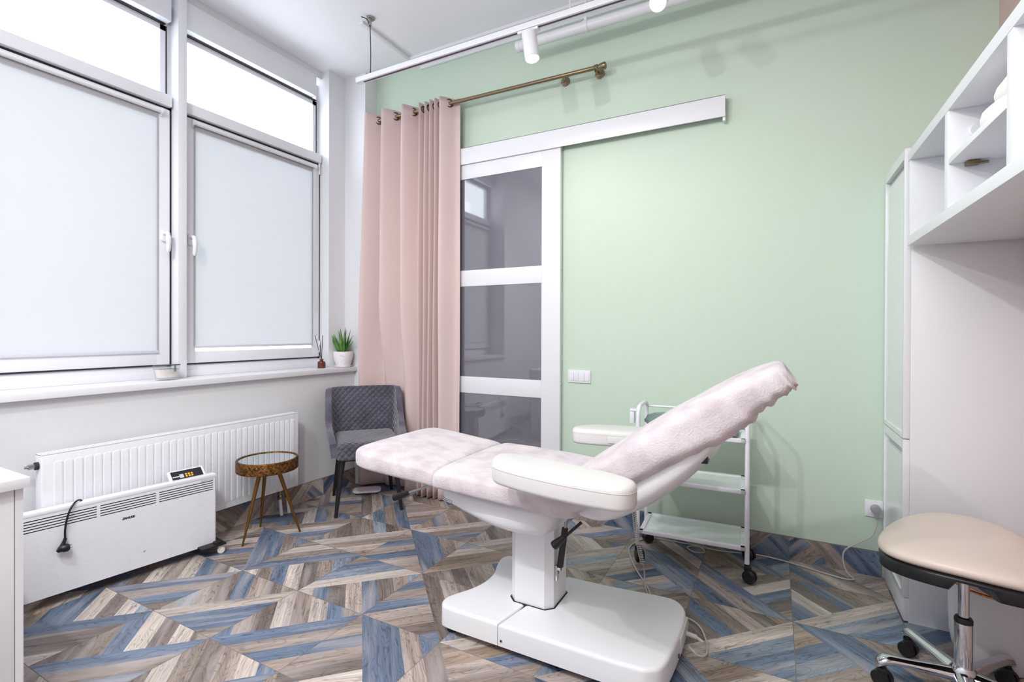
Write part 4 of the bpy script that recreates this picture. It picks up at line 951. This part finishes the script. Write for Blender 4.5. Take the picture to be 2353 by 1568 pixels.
# ------------------------------------------------------------------ saddle stool
HB = Vector((.545, 2.10, 0))
ss = thing('saddle_stool', 'beige saddle stool on a chrome five star base', 'stool', HB)
def saddle(uu, vv):
    th = uu * 2 * PI; ph = (vv - .5) * PI
    sg = lambda x, e: math.copysign(abs(x) ** (2 / e), x)
    x = sg(math.cos(ph), 3.2) * sg(math.cos(th), 2.3); y = sg(math.cos(ph), 3.2) * sg(math.sin(th), 2.3); z = sg(math.sin(ph), 2.4)
    return x, y, z
SA = R(-14)
def seatpt(x, y, z, top, grow=1.0):
    X = x * .225 * grow * (1 - .10 * y); Y = y * .285 * grow
    q = Vector((X * math.cos(SA) - Y * math.sin(SA), X * math.sin(SA) + Y * math.cos(SA), 0))
    return HB + Vector((q.x + .012, q.y + .035, top - .012 + z + .018 * (Y / .285) ** 2 - .020 * (X / .225) ** 2))
b = MB(); b.grid(lambda a, v: seatpt(*saddle(a, v)[:2], saddle(a, v)[2] * .036, .497), 72, 24, True); b.build('seat', M_tan, ss, smooth=60)
def shellpt(a, v):
    x, y, z = saddle(a, v); q = seatpt(x, y, z * .020, .470, .985)
    n_ = abs(q.x - HB.x + .04) < .045 and q.y < HB.y
    if z < -.05 and not n_ and (abs(x) > .3 or abs(y) > .3): q.z -= .028
    return q
b = MB(); b.grid(shellpt, 96, 18, True); b.build('seat_shell', M_black, ss, smooth=60)
b = MB(); b.cyl(HB + Vector((0, 0, .26)), HB + Vector((0, 0, .46)), .0145, n=24); b.build('piston_rod', M_chrome, ss)
b = MB(); b.lathe([(.001, .275), (.0145, .275), (.021, .272), (.024, .266), (.024, .255), (.001, .255)], HB, 28); b.build('collar', M_black, ss)
b = MB(); b.lathe([(.001, .07), (.023, .07), (.0235, .26), (.022, .266), (.001, .266)], HB, 32); b.build('gas_cylinder', M_chrome, ss)
b = MB(); b.lathe([(.001, .055), (.034, .055), (.038, .07), (.036, .10), (.028, .115), (.001, .115)], HB, 32); b.build('hub', M_chrome, ss)
for k_ in range(5):
    an = R(190) - k_ * 2 * PI / 5
    dv_ = Vector((math.cos(an), math.sin(an), 0)); sd = Vector((-dv_.y, dv_.x, 0))
    rings = []
    for s_, h_, w_, t_ in ((.02, .082, .030, .022), (.08, .086, .024, .018), (.15, .090, .020, .013), (.195, .092, .021, .013), (.220, .088, .023, .017), (.236, .078, .019, .017), (.243, .068, .010, .010)):
        c_ = HB + dv_ * s_ + Vector((0, 0, h_)); rings.append([c_ + sd * (w_ * math.cos(q)) + Vector((0, 0, t_ * math.sin(q))) for q in [m_ * PI / 8 for m_ in range(16)]])
    b = MB(); b.loft(rings); b.build('base_leg', M_chrome, ss, smooth=70)
    b = MB(); ct = HB + dv_ * .222 + Vector((0, 0, .027)); ax = (dv_ * math.cos(k_ * 1.3 + .6) + sd * math.sin(k_ * 1.3 + .6))
    for sg in (-1, 1): b.cyl(ct + ax * .005 * sg, ct + ax * .022 * sg, .027, .024, 20)
    b.cyl(ct, ct + Vector((0, 0, .045)), .009, n=12); b.box(ct + Vector((-.014, -.014, .012)), ct + Vector((.014, .014, .036)), .004); b.build('castor', M_black, ss)

# ------------------------------------------------------------------ waste bin
bi = thing('waste_bin', 'round white waste bin with a copper rim behind the saddle stool', 'bin', (.716, 2.42, 0))
BC = (.716, 2.42, 0)
b = MB(); b.lathe([(.001, 0), (.088, 0), (.108, .008), (.121, .03), (.127, .07), (.1305, .18), (.1305, .268), (.1265, .268), (.1245, .10), (.001, .02)], BC, 56); b.build('body', M_plast, bi)
b = MB(); b.tube([(BC[0] + .1285 * math.cos(a), BC[1] + .1285 * math.sin(a), .272) for a in [k * PI / 32 for k in range(64)]], .0055, 10, loop=True); b.build('rim', M_copper, bi)
